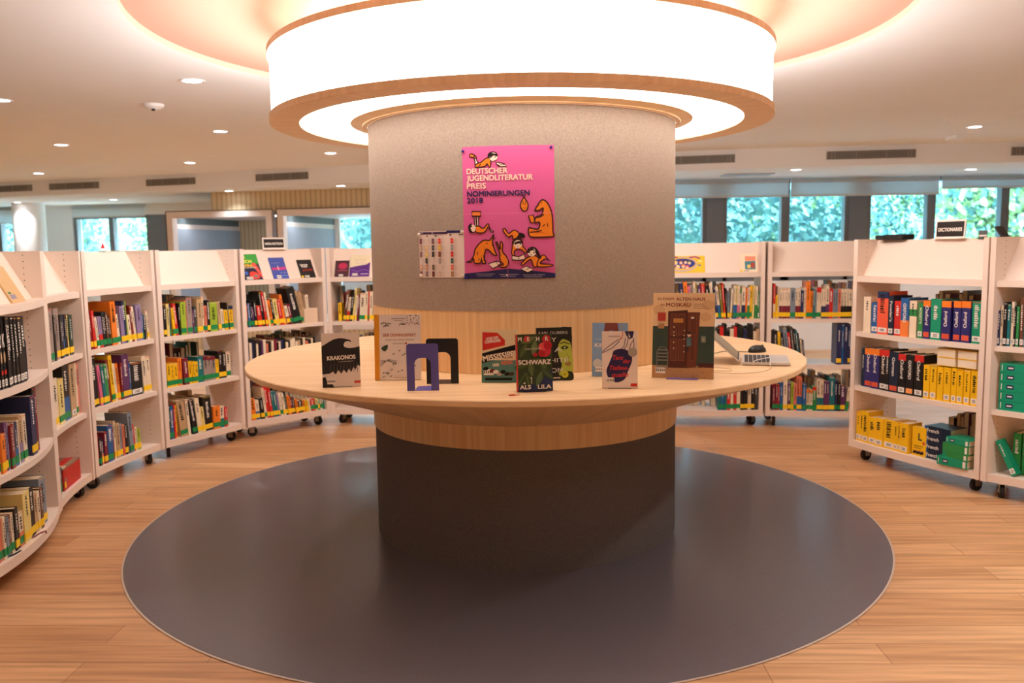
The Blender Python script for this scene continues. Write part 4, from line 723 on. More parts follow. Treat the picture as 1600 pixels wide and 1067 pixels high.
# reading bear
dr(K2, [(1150, -110), (1200, -145), (1270, -90), (1325, 60), (1335, 300), (1345, 360), (1200, 375), (1030, 375), (995, 320), (1000, 250), (1040, 255), (1130, 260), (1150, 170), (1080, 175), (1100, 100), (1180, 60), (1200, -30), (1150, 0), (1095, 15), (1100, -30), (1130, -70)], ORA, .0045)
dr(K2, [(995, 80), (1065, 70), (1085, 165), (1030, 180)], ORA, .004, False); ln(K2, [(1010, 310), (1100, 300), (1180, 280)], .004); ln(K2, [(1085, 110), (1160, 95), (1210, 60)], .004); el(K2, 1180, -102, 7, BRN); ln(K2, [(1260, 180), (1264, 230)], .003); ln(K2, [(1190, 225), (1225, 195)], .003); dr(K2, [(1085, 5), (1095, 15), (1105, 0)], HAIR, .004)
# child on its back holding a book up
dr(K2, [(200, 30), (330, 30), (325, 95), (205, 95)], ORA, .0045, False); dr(K2, [(235, 110), (255, 112), (262, 235), (240, 240)], SKIN, .003, False); dr(K2, [(275, 105), (296, 105), (296, 240), (268, 240)], SKIN, .003, False)
dr(K2, [(250, 240), (300, 235), (360, 265), (420, 205), (445, 215), (420, 260), (370, 320), (260, 320)], ORA); el(K2, 205, 265, 50, SKIN); dr(K2, [(150, 290), (150, 230), (195, 200), (175, 260), (200, 315), (240, 322), (180, 325)], HAIR, .002); el(K2, 192, 240, 10, HAIR); dr(K2, [(450, 240), (470, 285), (510, 310), (485, 315), (455, 290)], SKIN, .003)
# long-snouted animal and hare
dr(K2, [(105, 745), (170, 720), (220, 640), (240, 560), (300, 480), (370, 430), (450, 430), (510, 350), (490, 440), (500, 500), (530, 600), (548, 640), (500, 630), (430, 565), (390, 570), (370, 680), (390, 750), (345, 755), (330, 700), (310, 750), (230, 755), (215, 690), (180, 740)], ORA, .004)
for q in ((280, 600, 270, 640), (330, 670, 330, 740), (360, 640, 368, 730), (300, 690, 280, 720), (400, 480, 420, 470), (370, 540, 380, 545)): ln(K2, [q[:2], q[2:]], .0028)
el(K2, 485, 500, 7, BRN); ln(K2, [(490, 420), (535, 395)], .003)
dr(K2, [(590, 600), (560, 520), (540, 460), (560, 465), (600, 560), (600, 460), (620, 450), (635, 500), (630, 590), (680, 650), (710, 730), (680, 800), (610, 805), (570, 780), (640, 770), (600, 720), (590, 660)], ORA, .004); el(K2, 612, 635, 7, BRN); dr(K2, [(430, 760), (560, 720), (600, 745), (570, 790), (485, 828)], SKIN, .0035, False); ln(K2, [(545, 730), (565, 785)], .002)
# two girls reading
dr(K2, [(640, 290), (670, 265), (720, 330), (790, 285), (850, 310), (870, 360), (830, 420), (780, 420), (770, 360), (720, 380), (690, 360)], ORA); dr(K2, [(780, 420), (840, 400), (900, 430), (910, 500), (960, 570), (950, 605), (900, 560), (830, 550), (790, 590), (800, 640), (760, 620), (765, 530)], ORA)
el(K2, 845, 480, 58, SKIN); dr(K2, [(780, 480), (800, 415), (870, 395), (940, 380), (930, 340), (870, 325), (850, 390), (905, 440), (910, 480), (880, 440), (820, 450)], HAIR, .002); el(K2, 812, 480, 10, HAIR); el(K2, 880, 475, 10, HAIR); ln(K2, [(835, 510), (855, 512)], .002)
dr(K2, [(765, 640), (850, 655), (930, 620), (945, 690), (860, 705), (762, 700)], SKIN, .0035, False); ln(K2, [(852, 655), (858, 703)], .002)
dr(K2, [(980, 660), (1090, 640), (1140, 700), (1130, 780), (1060, 790), (1020, 690), (910, 770), (890, 750)], ORA); dr(K2, [(1130, 690), (1200, 625), (1260, 690), (1290, 710), (1220, 680), (1150, 745), (1300, 755), (1325, 775), (1200, 795), (1110, 780)], ORA)
el(K2, 1035, 590, 58, SKIN); dr(K2, [(975, 600), (985, 545), (1050, 515), (1110, 550), (1160, 660), (1140, 670), (1095, 600), (1070, 560), (1020, 565)], HAIR, .002); el(K2, 1002, 592, 10, HAIR); el(K2, 1065, 595, 10, HAIR); ln(K2, [(1015, 625), (1040, 628)], .002)
# navy band with small print
vb = [K2(105, 905), K2(400, 870), K2(720, 825), K2(1050, 850), K2(1380, 880)]; lv = a.up(); vs = []; us = []
for i in range(25):
    u = PW*i/24; v = next((vb[k][1]+(vb[k+1][1]-vb[k][1])*(u-vb[k][0])/(vb[k+1][0]-vb[k][0]) for k in range(4) if u <= vb[k+1][0]+1e-6), vb[-1][1]); vs += [P(u, 0, .0022), P(u, v, .0022)]
m.add(vs, [(2*i, 2*i+2, 2*i+3, 2*i+1) for i in range(24)], NAVY)
dr(K2, [(880, 830), (955, 785), (1060, 830), (975, 875)], SKIN, .003, False); ln(K2, [(955, 840), (1010, 800)], .002)
for x0, x1 in ((250, 520), (585, 850), (910, 1210)):
    for y in (915, 940):
        u0, v = K2(x0+(20 if y > 920 else 0), y); u1 = K2(x1-(40 if y > 920 else 0), y)[0]; uu = u0
        r = random.Random(x0+y)
        while uu < u1: g = r.uniform(.004, .012); a.rect(uu, v, min(uu+g, u1), v+.0028, c_(170, 150, 170)); uu += g+.002
a.shape([K2(680, 900), K2(710, 930), K2(675, 925)], M_WHITE)
# fold creases
crease = c_(232, 140, 170); u0, v0 = K2(700, 52)
for i in range(12): a.rect(PW*i/12, v0, PW*(i+1)/12, v0+.0012, crease)
for i in range(8): a.rect(u0, v0+.004*(-i*9-9), u0+.001, v0-.004*i*9, c_(226, 116, 160))
post = m.build('poster'); tag(post, 'pink poster of reading children and animals pinned to the felt column', 'poster')
def pin(P, u, v, parent, mt, r=.006):
    q = MB(); p0 = Vector(P(u, v, .003)); p1 = Vector(P(u, v, .010)); q.cyl(p0, p1, r, mt, 14); q.cyl(p1, Vector(P(u, v, .012)), r*.7, mt, 14); q.build('push_pin', parent)
for u, v in ((.006, PH-.018), (PW-.014, PH-.010), (PW-.006, .012), (.006, .006)): pin(P, u, v, post, c_(44, 40, 130), .0055)
P2 = on_column(-.508, 1.3215); m = MB(); SW, SH_ = .238, .205; sheet(m, P2, SW, SH_, mat('sheet_white', (232, 214, 204), .5, .3), .0008, 12, 2); a = Art(m, P2, .0016, .00004)
SX = lambda x: (x-118)/928*SW; SYv = lambda y: SH_-(y-132)/822*SH_
for i in range(6): a.rect(SX(118+i*102), SYv(185), SX(118+(i+1)*102), SYv(145), c_(70, 40, 80) if i else c_(60, 46, 90))
for i in range(3): a.rect(SX(710+i*105), SYv(172), SX(710+(i+1)*105), SYv(128), c_(38, 40, 92))
a.rect(SX(170), SYv(170), SX(440), SYv(155), c_(200, 170, 180)); a.rect(SX(285), SYv(222), SX(330), SYv(205), M_BLACK); a.rect(SX(465), SYv(220), SX(520), SYv(204), M_BLACK); a.rect(SX(768), SYv(212), SX(810), SYv(194), M_BLACK); a.rect(SX(940), SYv(208), SX(1030), SYv(196), BRN)
cols = ((135, ((130, 60, 90), (200, 170, 150), (130, 90, 100), None, (226, 170, 140), (120, 60, 60))), (265, (None, (226, 190, 130), (236, 200, 110), (60, 70, 60), (210, 150, 120), (130, 110, 120))), (415, ((120, 80, 90), (90, 84, 84), (40, 36, 36), None, (110, 90, 70), (90, 26, 36))),
        (555, ((226, 70, 56), (226, 180, 70), (130, 60, 40), (170, 160, 150), None, (210, 180, 160))), (803, ((226, 64, 50), (160, 160, 156), (206, 46, 40), (60, 90, 80), (226, 110, 90), (170, 120, 80))))
for x, cs in cols:
    for i, cc in enumerate(cs):
        y = 262+i*116
        if cc: a.rect(SX(x), SYv(y+92), SX(x+50), SYv(y), c_(*cc)); a.rect(SX(x+8), SYv(y+60), SX(x+36), SYv(y+30), c_(*[min(255, q+30) for q in cc]))
        for k in range(5): a.rect(SX(x+62), SYv(y+14+k*16), SX(x+62+(60 if k else 46)), SYv(y+10+k*16), c_(196, 170, 164))
post2 = m.build('notice_sheet'); tag(post2, 'small white sheet of book thumbnails pinned left of the pink poster', 'notice')
for u, v in ((.005, SH_-.012), (SW-.008, SH_-.004), (.01, .01), (SW-.01, .01)): pin(P2, u, v, post2, M_WHITE, .0065)

# ------------------------------------------------------------------ books and things on the round table
TZ = .8964
def d_raven(a, W, H):
    k = c_(34, 32, 34); a.rect(0, H*.28, W, H*.9, c_(196, 186, 178)) if False else None
    a.blob([(W*x, H*y) for x, y in ((0, .24), (0, .76), (.10, .80), (.22, .85), (.34, .89), (.46, .905), (.57, .90), (.66, .885), (.74, .87), (.79, .84), (.775, .825), (.72, .845), (.65, .845), (.60, .815), (.58, .77), (.61, .735), (.72, .715), (.86, .72), (1, .745), (1, .37), (.92, .40), (.88, .31), (.82, .36), (.76, .27), (.70, .33), (.64, .25), (.56, .32), (.50, .24), (.42, .31), (.35, .23), (.28, .29), (.2, .25))], k, sm=False)
    for i in range(9): a.stroke([(W*(.2+.09*i), H*.27), (W*(.24+.085*i), H*.44)], W*.012, c_(96, 88, 84))
    a.text('KRAKONOS', W*.14, H*.50, H*.105, M_WHITE, .035, .03, W*.74); a.text('roman', W*.44, H*.455, H*.04, c_(206, 190, 180), 0, .03, W*.38); a.rect(W*.83, H*.06, W, H*.105, c_(206, 70, 40)); a.blob([(0, H*.02), (0, H*.18), (W*.08, H*.19), (W*.12, H*.1), (W*.26, H*.05), (W*.3, 0), (0, 0)], k, sm=False)
def d_domino(a, W, H):
    a.rect(0, 0, W*.11, H, c_(222, 150, 30)); tx = c_(196, 120, 84); a.text('DER DOMINOEFFEKT', W*.19, H*.665, H*.062, tx, .02, 0, W*.72); a.text('ODER DIE UNSICHTBAREN', W*.24, H*.60, H*.038, c_(150, 130, 118), 0, 0, W*.62); a.text('FADEN DER NATUR', W*.4, H*.545, H*.034, c_(150, 130, 118), 0, 0, W*.24)
    a.rect(W*.38, H*.93, W*.68, H*.945, c_(176, 156, 146)); a.rect(W*.44, H*.90, W*.62, H*.912, c_(176, 156, 146)); g = c_(70, 62, 58)
    a.blob([(W*.15, H*.49), (W*.28, H*.54), (W*.28, H*.48), (W*.22, H*.44)], c_(38, 60, 40)); a.ell(W*.685, H*.56, W*.022, W*.022, c_(190, 50, 40))
    r = random.Random(5)
    for i in range(30): a.ell(W*r.uniform(.72, .98), H*r.uniform(.84, .99), W*.010, W*.012, c_(190, 50, 40) if i % 7 == 0 else g, 8)
    for (x, y) in ((.2, .86), (.26, .82), (.3, .85), (.6, .845)):
        for q in range(4): a.stroke([(W*(x-.05), H*(y+.012*q-.02)), (W*x, H*(y+.03-.01*q)), (W*(x+.07), H*(y+.006*q))], W*.006, g)
    a.shape([(W*.58, H*.84), (W*.72, H*.87), (W*.66, H*.84)], g)
    for q in range(9): a.stroke([(W*.13, H*(.20+.014*q)), (W*.3, H*(.32-.004*q)), (W*.48, H*(.30-.008*q)), (W*.40, H*(.22+.006*q))], W*.005, c_(120, 108, 100))
    for (x, y) in ((.42, .40), (.55, .45), (.66, .40), (.62, .38), (.38, .16), (.52, .13), (.6, .15), (.3, .1), (.36, .06), (.2, .05), (.88, .22)): a.ell(W*x, H*y, W*.03, W*.009, g, 10, .4)
    a.rect(W*.42, H*.03, W*.72, H*.045, c_(200, 176, 150))
def d_missi(a, W, H):
    a.rect(0, 0, W, H*.42, c_(86, 132, 122)); a.rect(0, H*.42, W, H, c_(226, 206, 166)); a.blob([(W*.03, H*.60), (W*.03, H*.95), (W*.45, H*.94), (W*.66, H*.80), (W*.66, H*.70)], c_(206, 44, 36), sm=False); a.text('LOUIS UND', W*.14, H*.80, H*.07, M_WHITE, .03, .12, W*.34); a.text('COMPAGNIE', W*.1, H*.735, H*.075, M_WHITE, .03, .12, W*.44)
    a.shape([(W*.02, H*.36), (W*.02, H*.55), (W*.99, H*.72), (W*.99, H*.55)], M_BLACK); a.text('MISSISSIPPI', W*.06, H*.395, H*.15, c_(240, 226, 206), .03, .17, W*.92); a.text('MEINE', W*.58, H*.44, H*.06, c_(150, 90, 70), .02, .1, W*.3); a.text('UND', W*.32, H*.30, H*.08, c_(240, 226, 206), .03, .08, W*.18); a.text('REISE', W*.56, H*.33, H*.10, c_(216, 120, 90), .03, .1, W*.32)
    for x, y, q in ((.12, .26, M_BLACK), (.3, .22, c_(120, 40, 36)), (.4, .2, M_WHITE), (.5, .16, c_(180, 160, 150)), (.6, .2, M_BLACK), (.72, .16, M_BLACK), (.84, .16, c_(60, 50, 46))): a.ell(W*x, H*y, W*.08, H*.035, q, 12, .2)
    a.rect(W*.1, H*.04, W*.86, H*.085, M_BLACK)
def d_schwarz(a, W, H):
    a.rect(0, 0, W, H, c_(52, 70, 40)); a.blob([(0, 0), (0, H*.10), (W*.5, H*.12), (W*.9, H*.3), (W, H*.4), (W, 0)], c_(34, 52, 96), sm=False)
    for x, y, r0, g in ((.2, .72, .3, (70, 92, 52)), (.35, .9, -.4, (96, 112, 66)), (.5, .76, .6, (104, 126, 78)), (.15, .45, -.5, (60, 86, 46)), (.4, .4, .9, (84, 104, 60)), (.75, .45, 1.2, (70, 100, 54)), (.3, .2, 1.0, (64, 88, 48)), (.62, .22, .4, (76, 104, 70)), (.12, .2, .2, (50, 74, 42)), (.85, .3, 1.6, (60, 84, 60)), (.55, .55, -.8, (60, 80, 44))):
        c, s_ = cos(r0+.8), sin(r0+.8); A = .22*W; a.blob([(W*x-A*c, H*y-A*s_), (W*x-A*.4*s_, H*y+A*.4*c), (W*x+A*c, H*y+A*s_), (W*x+A*.45*s_, H*y-A*.45*c)], c_(*g), c_(38, 54, 30), W*.008)
        a.stroke([(W*x-A*c, H*y-A*s_), (W*x+A*c, H*y+A*s_)], W*.008, c_(130, 146, 96))
    for x, y, q, cc in ((.80, .70, .17, (206, 44, 62)), (.74, .78, .12, (226, 80, 84)), (.88, .80, .12, (190, 30, 48)), (.70, .66, .10, (176, 26, 42)), (.52, .64, .06, (190, 40, 50)), (.3, .92, .09, (206, 60, 60)), (.84, .91, .12, (196, 40, 50))): a.ell(W*x, H*y, W*q, H*q*.6, c_(*cc), 14, .4)
    a.rect(0, 0, W*.035, H, c_(206, 70, 60))
    for i, ch in enumerate('MEHR'): a.text(ch, W*(.06+.25*i), H*.885, H*.095, M_WHITE, .03)
    a.text('Lena Gorelik', W*.25, H*.73, H*.05, c_(226, 216, 200), 0, .02, W*.45); a.text('SCHWARZ', W*.05, H*.475, H*.11, M_WHITE, .035, 0, W*.9); a.text('ALS', W*.08, H*.045, H*.10, M_WHITE, .035, 0, W*.30); a.text('LILA', W*.58, H*.045, H*.10, M_WHITE, .035, 0, W*.36)
def d_boy(a, W, H):
    a.blob([(W*.62, H*.10), (W*.70, H*.3), (W*.60, H*.5), (W*.62, H*.68), (W*.75, H*.78), (W*.92, H*.74), (W, H*.5), (W*.98, H*.1)], c_(176, 190, 70)); a.blob([(W*.78, H*.30), (W*.86, H*.36), (W*.97, H*.32), (W*.9, H*.26)], c_(150, 120, 60)); a.blob([(W*.5, H*.80), (W*.6, H*.98), (W*.95, H*.98), (W, H*.72), (W*.9, H*.74), (W*.75, H*.78)], c_(24, 30, 22)); a.blob([(W*.68, H*.61), (W*.78, H*.65), (W*.90, H*.62), (W*.8, H*.58)], c_(40, 50, 26)); a.ell(W*.79, H*.615, W*.025, H*.018, c_(210, 220, 150)); a.stroke([(W*.66, H*.69), (W*.78, H*.72), (W*.92, H*.68)], H*.018, c_(30, 36, 22)); a.stroke([(W*.86, H*.5), (W*.9, H*.42), (W*.84, H*.40)], H*.01, c_(120, 130, 50)); a.blob([(W*.62, H*.05), (W*.8, H*.16), (W, H*.14), (W, 0), (W*.7, 0)], c_(40, 46, 26))
    a.text('KARL OLSBERG', W*.06, H*.875, H*.075, c_(206, 200, 190), 0, 0, W*.82)
    for s_, y in (('BOY', .73), ('IN A', .54), ('WHITE', .34), ('ROOM', .15)): a.text(s_, W*.08, H*y, H*.12, c_(226, 220, 210), 0, 0, W*.16*len(s_))
    a.text('kosmos', W*.36, H*.035, H*.055, M_WHITE, .02, 0, W*.28); a.ell(W*.78, H*.11, W*.10, W*.10, c_(206, 200, 50)); a.text('10', W*.74, H*.09, H*.05, M_BLACK, .02)
def d_blue(a, W, H): a.blob([(W*.32, H*.72), (W*.36, H*1.0), (W*.72, H*1.0), (W*.78, H*.72), (W*.66, H*.72), (W*.6, H*.86), (W*.48, H*.86), (W*.44, H*.72)], c_(120, 62, 56), sm=False); a.rect(W*.82, 0, W*.84, H, c_(170, 150, 110)); a.text('KIRSCHEN', W*.08, H*.55, H*.1, M_WHITE, .02, 0, W*.8); a.text('roman', W*.1, H*.68, H*.05, c_(200, 206, 214), 0, 0, W*.2); a.ell(W*.16, H*.24, W*.13, W*.13, c_(200, 200, 196))
def d_tanz(a, W, H):
    nv = c_(44, 36, 84); a.blob([(W*.34, H*.66), (W*.58, H*.69), (W*.80, H*.62), (W*.84, H*.48), (W*.72, H*.28), (W*.62, H*.15), (W*.40, H*.10), (W*.20, H*.16), (W*.12, H*.30), (W*.2, H*.44), (W*.28, H*.56)], nv)
    a.blob([(W*.64, H), (W*.68, H*.93), (W*.76, H*.86), (W*.86, H*.88), (W*.90, H)], nv, sm=False); a.blob([(W*.74, H*.97), (W*.76, H*.88), (W*.80, H*.90)], M_WHITE, sm=False)
    for p in ([(0, H*.64), (W*.2, H*.74), (W*.4, H*.83), (W*.56, H*.88)], [(0, H*.62), (W*.14, H*.66), (W*.3, H*.71), (W*.5, H*.83)], [(W*.5, H*.66), (W*.62, H*.74), (W*.66, H*.88)], [(W*.62, H*.68), (W*.70, H*.76), (W*.74, H*.88)], [(W*.75, H*.64), (W*.80, H*.76), (W*.90, H*.86)], [(W*.86, H*.62), (W*.9, H*.76), (W*.88, H*.88)]): a.stroke(p, W*.018, nv)
    a.stroke([(W*.52, H*.86), (W*.58, H*.93), (W*.58, H)], W*.02, c_(206, 44, 50)); rd = c_(216, 56, 60)
    a.text('Tanz', W*.28, H*.50, H*.11, rd, .015, 0, W*.3, slant=.3); a.text('der', W*.58, H*.44, H*.10, rd, .015, 0, W*.2, slant=.3); a.text('Tiefsee-', W*.18, H*.32, H*.11, rd, .015, 0, W*.56, slant=.3); a.text('qualle', W*.26, H*.20, H*.11, rd, .015, 0, W*.46, slant=.3); a.rect(W*.18, H*.90, W*.5, H*.92, c_(190, 180, 180)); a.ell(W*.86, H*.63, W*.13, W*.13, c_(176, 168, 156)); a.rect(W*.80, H*.03, W*.98, H*.08, c_(206, 50, 40))
def d_door(a, W, H):
    a.rect(0, H*.60, W, H, c_(228, 194, 148)); a.rect(0, 0, W, H*.61, c_(52, 70, 62)); a.rect(0, 0, W, H*.145, c_(180, 136, 92)); a.rect(W*.75, H*.13, W, H*.18, c_(74, 30, 28))
    for x, y, q in ((.1, .8, .1), (.86, .72, .09), (.9, .86, .1), (.55, .86, .06)): a.ell(W*x, H*y, W*q, H*q*.6, c_(214, 176, 130), 16)
    dk = c_(80, 38, 28); a.shape([(W*.25, H*.12), (W*.25, H*.785), (W*.57, H*.80), (W*.57, H*.12)], dk); a.shape([(W*.57, H*.12), (W*.57, H*.775), (W*.77, H*.775), (W*.72, H*.13)], c_(108, 54, 36))
    for x0, x1, y0, y1 in ((.29, .40, .5, .76), (.42, .53, .5, .76), (.29, .40, .2, .46), (.42, .53, .2, .46), (.61, .72, .5, .74), (.61, .70, .2, .46)): a.rect(W*x0, H*y0, W*x1, H*y1, c_(124, 68, 44)); a.rect(W*(x0+.012), H*(y0+.01), W*(x1-.012), H*(y1-.01), c_(98, 50, 34))
    a.rect(W*.34, H*.65, W*.50, H*.70, c_(190, 130, 60)); a.rect(W*.625, H*.70, W*.675, H*.72, c_(230, 220, 200)); a.rect(W*.08, H*.67, W*.21, H*.77, c_(176, 60, 44)); a.rect(W*.09, H*.58, W*.19, H*.64, c_(176, 130, 84))
    for y in (.35, .42, .5, .54, .6): a.ell(W*.35, H*y, W*.012, H*.008, c_(216, 190, 150), 8); a.ell(W*.52, H*(y-.04), W*.012, H*.008, c_(200, 180, 150), 8)
    a.ell(W*.60, H*.51, W*.03, H*.025, c_(226, 190, 160)); a.ell(W*.60, H*.53, W*.034, H*.018, c_(60, 30, 24)); a.shape([(W*.56, H*.37), (W*.56, H*.48), (W*.63, H*.48), (W*.64, H*.38)], c_(80, 110, 116)); a.rect(W*.57, H*.31, W*.585, H*.37, c_(60, 50, 46)); a.rect(W*.79, H*.42, W*.87, H*.5, c_(110, 116, 100)); a.rect(W*.81, H*.44, W*.85, H*.48, c_(150, 150, 130))
    gy = c_(130, 126, 116)
    a.stroke([(W*.08, H*.09), (W*.08, H*.31), (W*.12, H*.36), (W*.22, H*.36), (W*.26, H*.31), (W*.26, H*.09)], W*.012, gy)
    for y in (.12, .2, .24, .28, .32): a.rect(W*.09, H*y, W*.25, H*(y+.014), gy)
    r = random.Random(3)
    for i in range(40): a.ell(W*r.uniform(.2, .95), H*r.uniform(.005, .14), W*.01, H*.003, c_(120, 86, 56), 8)
    rd = c_(120, 34, 30); a.text('IN EINEM', W*.08, H*.915, H*.042, rd, .01, 0, W*.26); a.text('ALTEN HAUS', W*.38, H*.91, H*.052, rd, .02, 0, W*.47); a.text('IN', W*.13, H*.845, H*.036, rd, .01, 0, W*.06); a.text('MOSKAU', W*.22, H*.84, H*.058, rd, .02, 0, W*.40)
    for y, x1 in ((.865, .82), (.842, .86), (.819, .92)): a.rect(W*.66, H*y, W*x1, H*(y+.006), c_(150, 120, 90))
def on_table(L, R, back=4):
    """bottom corners of the cover, left and right, to a matrix at their middle"""
    ex = Vector((R[0]-L[0], R[1]-L[1], 0)).normalized(); return basis(((L[0]+R[0])/2, (L[1]+R[1])/2, TZ+.0016), ex, (-ex.y, ex.x, 0), (0, 0, 1)) @ Matrix.Rotation(radians(-back), 4, 'X')
G = 'books displayed on the round table'; LB = (.12, .34, .012, .034)
cover_book('display_book', 'pale book with a black raven cover, far left on the round table', 'book', G, on_table((-.770, 3.413), (-.618, 3.44), 5), .152, .218, .022, (228, 216, 206), d_raven, (34, 32, 34), LB)
cover_book('display_book', 'tall white nature book with a yellow spine against the wood band', 'book', G, on_table((-.585, 3.588), (-.388, 3.578), 4), .197, .278, .014, (232, 220, 212), d_domino, (222, 150, 30), (.18, .32, .02, .04))
cover_book('display_book', 'teal and red book with a slanted black title banner', 'book', G, on_table((-.127, 3.484), (.019, 3.470), 5), .148, .218, .026, (240, 222, 184), d_missi, (206, 188, 160), (.06, .34, .03, .055))
cover_book('display_book', 'green leafy book with a red flower, front row of the round table', 'book', G, on_table((.017, 3.237), (.155, 3.254), 5), .140, .22, .018, (52, 70, 40), d_schwarz, (206, 70, 60), (.14, .42, .03, .055))
cover_book('display_book', 'black book with a green-lit half face behind the leafy book', 'book', G, on_table((.104, 3.500), (.251, 3.516), 5), .148, .22, .022, (26, 24, 22), d_boy, (30, 28, 26))
cover_book('display_book', 'blue book with a brown arch half hidden behind the white one', 'book', G, on_table((.338, 3.613), (.486, 3.573), 5), .15, .228, .02, (126, 158, 196), d_blue, (80, 104, 134), (.10, .34, .02, .04))
cover_book('display_book', 'white book with a navy blob and red script, front right of table', 'book', G, on_table((.350, 3.296), (.488, 3.284), 6), .138, .222, .022, (244, 230, 222), d_tanz, (60, 140, 70), (.12, .34, .02, .042))
cover_book('display_book', 'large picture book showing a dark brown double door', 'book', G, on_table((.586, 3.554), (.829, 3.478), 7), .253, .355, .012, (150, 112, 76), d_door, (90, 60, 44), (.06, .22, .018, .045))
def bookend(x, y, a_, w_, h, c, label, base=.11, tilt=0):
    m = MB(); bookend_mesh(m, w_, h, c, base); return tag(m.build('bookend', None, yaw(x, y, TZ+.0002, a_)), label, 'bookend', 'metal bookends')
bookend(-.351, 3.306, .02, .125, .186, mat('bookend_violet', (92, 86, 168), .45, .4), 'violet metal arch bookend standing in front of the black one')
bookend(-.287, 3.470, -.02, .132, .188, mat('bookend_black', (28, 26, 26), .45, .4), 'black metal arch bookend standing behind the violet one')
t = empty('acrylic_easel', on_table((.64, 3.523), (.77, 3.488), 0), 'violet acrylic foot propping the large door picture book', 'book stand'); m = MB(); vi = mat('acrylic_violet', (112, 96, 190), .2, .5); m.box(-.064, .064, -.022, .075, -.0014, .0006, vi); m.build('foot', t); m = MB(); m.box(-.05, .05, .073, .076, .0006, .15, vi); m.build('upright', t)
for L_, R_, nm in (((-.74, 3.42), (-.655, 3.434), 'raven book'), ((.035, 3.240), (.135, 3.252), 'leafy book'), ((.372, 3.294), (.465, 3.286), 'navy blob book')):
    ex = Vector((R_[0]-L_[0], R_[1]-L_[1], 0)).normalized(); M = basis(((L_[0]+R_[0])/2, (L_[1]+R_[1])/2, TZ-.0003), ex, (-ex.y, ex.x, 0), (0, 0, 1)); m = MB(); kb = mat('bookend_black', (28, 26, 26)); m.box(-.045, .045, -.006, .06, 0, .0012, kb); m.box(-.045, .045, .058, .0595, .0012, .14, kb); tag(m.build('bookend', None, M), f'black metal foot showing under the {nm}', 'bookend', 'metal bookends')
m = MB(); m.box(-.012, .012, -.004, .004, 0, .004, c_(214, 70, 40)); m.box(.012, .03, -.001, .001, 0, .002, c_(214, 150, 120)); tag(m.build('red_tag', None, yaw(-.003, 3.166, TZ, .3)), 'tiny red tag lying at the front edge of the table', 'tag')

# laptop facing right, its screen tipped far back to the left
HX0, HX1 = Vector((1.053, 3.878, TZ+.0005)), Vector((1.13, 4.16, TZ+.0005)); ey = (HX1-HX0).normalized(); ex = Vector((ey.y, -ey.x, 0)); LWD = (HX1-HX0).length
lp = empty('laptop', basis(HX0, ex, ey, (0, 0, 1)), 'open silver laptop facing right on the round table', 'laptop'); SIL = mat('laptop_silver', (206, 202, 200), .35, .5, metal=.35)
m = MB(); m.box(0, .212, 0, LWD, .003, .014, SIL); m.box(.132, .205, LWD*.30, LWD*.70, .0138, .0144, mat('trackpad', (188, 186, 186), .3)); [m.cyl((x, y, 0), (x, y, .003), .006, M_DARK, 10) for x in (.02, .19) for y in (.02, LWD-.02)]; m.build('body', lp)
m = MB()
for r_ in range(6):
    for q in range(12):
        y0 = .014+(LWD-.028)*q/12; m.box(.012+r_*.0195, .012+r_*.0195+.0165, y0, y0+(LWD-.028)/12-.003, .0142, .0152, mat('keys_black', (38, 36, 38), .5))
m.build('keyboard', lp)
m = MB(); R_ = Matrix.Rotation(radians(-48), 4, 'Y'); m.box(-.004, .003, 0, LWD, .012, .215, SIL); lid = m.build('lid', lp, Matrix.Translation((-.001, 0, .008)) @ R_)
m = MB(); m.box(.003, .0036, .006, LWD-.006, .02, .21, M_BLACK); m.box(.0036, .0039, .014, LWD-.014, .028, .203, mat('screen_glow', (60, 60, 60), .3, .4, emit=.12, emitcol=(.9, .5, .2))); m.build('screen', lid)
m = MB(); vs = []
NU, NV = 20, 10
for j in range(NV+1):
    for i in range(NU): ph = 2*pi*i/NU; th = pi/2*j/NV; vs.append((.055*cos(ph)*cos(th), .033*sin(ph)*cos(th), .036*sin(th)**.8))
m.add(vs, [(j*NU+i, j*NU+(i+1) % NU, (j+1)*NU+(i+1) % NU, (j+1)*NU+i) for j in range(NV) for i in range(NU)]+[tuple(range(NU))], mat('mouse_black', (32, 30, 28), .35, .5), True)
mo = tag(m.build('computer_mouse', None, yaw(1.262, 4.36, TZ+.0005, .5)), 'black computer mouse lying behind the laptop keyboard', 'mouse'); q = MB(); q.cyl((.034, -.004, .027), (.034, .004, .027), .008, M_DARK, 12); q.build('scroll_wheel', mo)
Pl = lambda x, y, z: lp.matrix_world @ Vector((x, y, z))
def cable(pts, r, mt, label):
    m = MB(); P_ = [Vector(p) for p in pts]; out = []
    for i in range(len(P_)-1):
        p0 = P_[max(i-1, 0)]; p1 = P_[i]; p2 = P_[i+1]; p3 = P_[min(i+2, len(P_)-1)]
        for j in range(6): t = j/6; out.append(.5*(2*p1+(p2-p0)*t+(2*p0-5*p1+4*p2-p3)*t*t+(3*p1-p0-3*p2+p3)*t**3))
    m.tube(out+[P_[-1]], r, mt, 8); tag(m.build('cable'), label, 'cable')
bpy.context.view_layer.update()
cable([Pl(.05, -.008, .006), Pl(.055, .0, .020), Pl(.085, .07, .021), Pl(.125, .14, .0205), Pl(.13, .11, .021), Pl(.126, .03, .021), Pl(.124, -.006, .016), Pl(.126, -.03, .004)], .0022, M_WHITE, 'white cable looped over the laptop keyboard')
cable([(1.21, 4.34, TZ+.003), (1.10, 4.38, TZ+.003), (1.02, 4.30, TZ+.003), (.98, 4.36, TZ+.003), (.93, 4.20, TZ+.003), (.86, 4.16, TZ+.003)], .0018, mat('cable_grey', (92, 88, 86), .5), 'dark grey mouse cable curling behind the laptop')
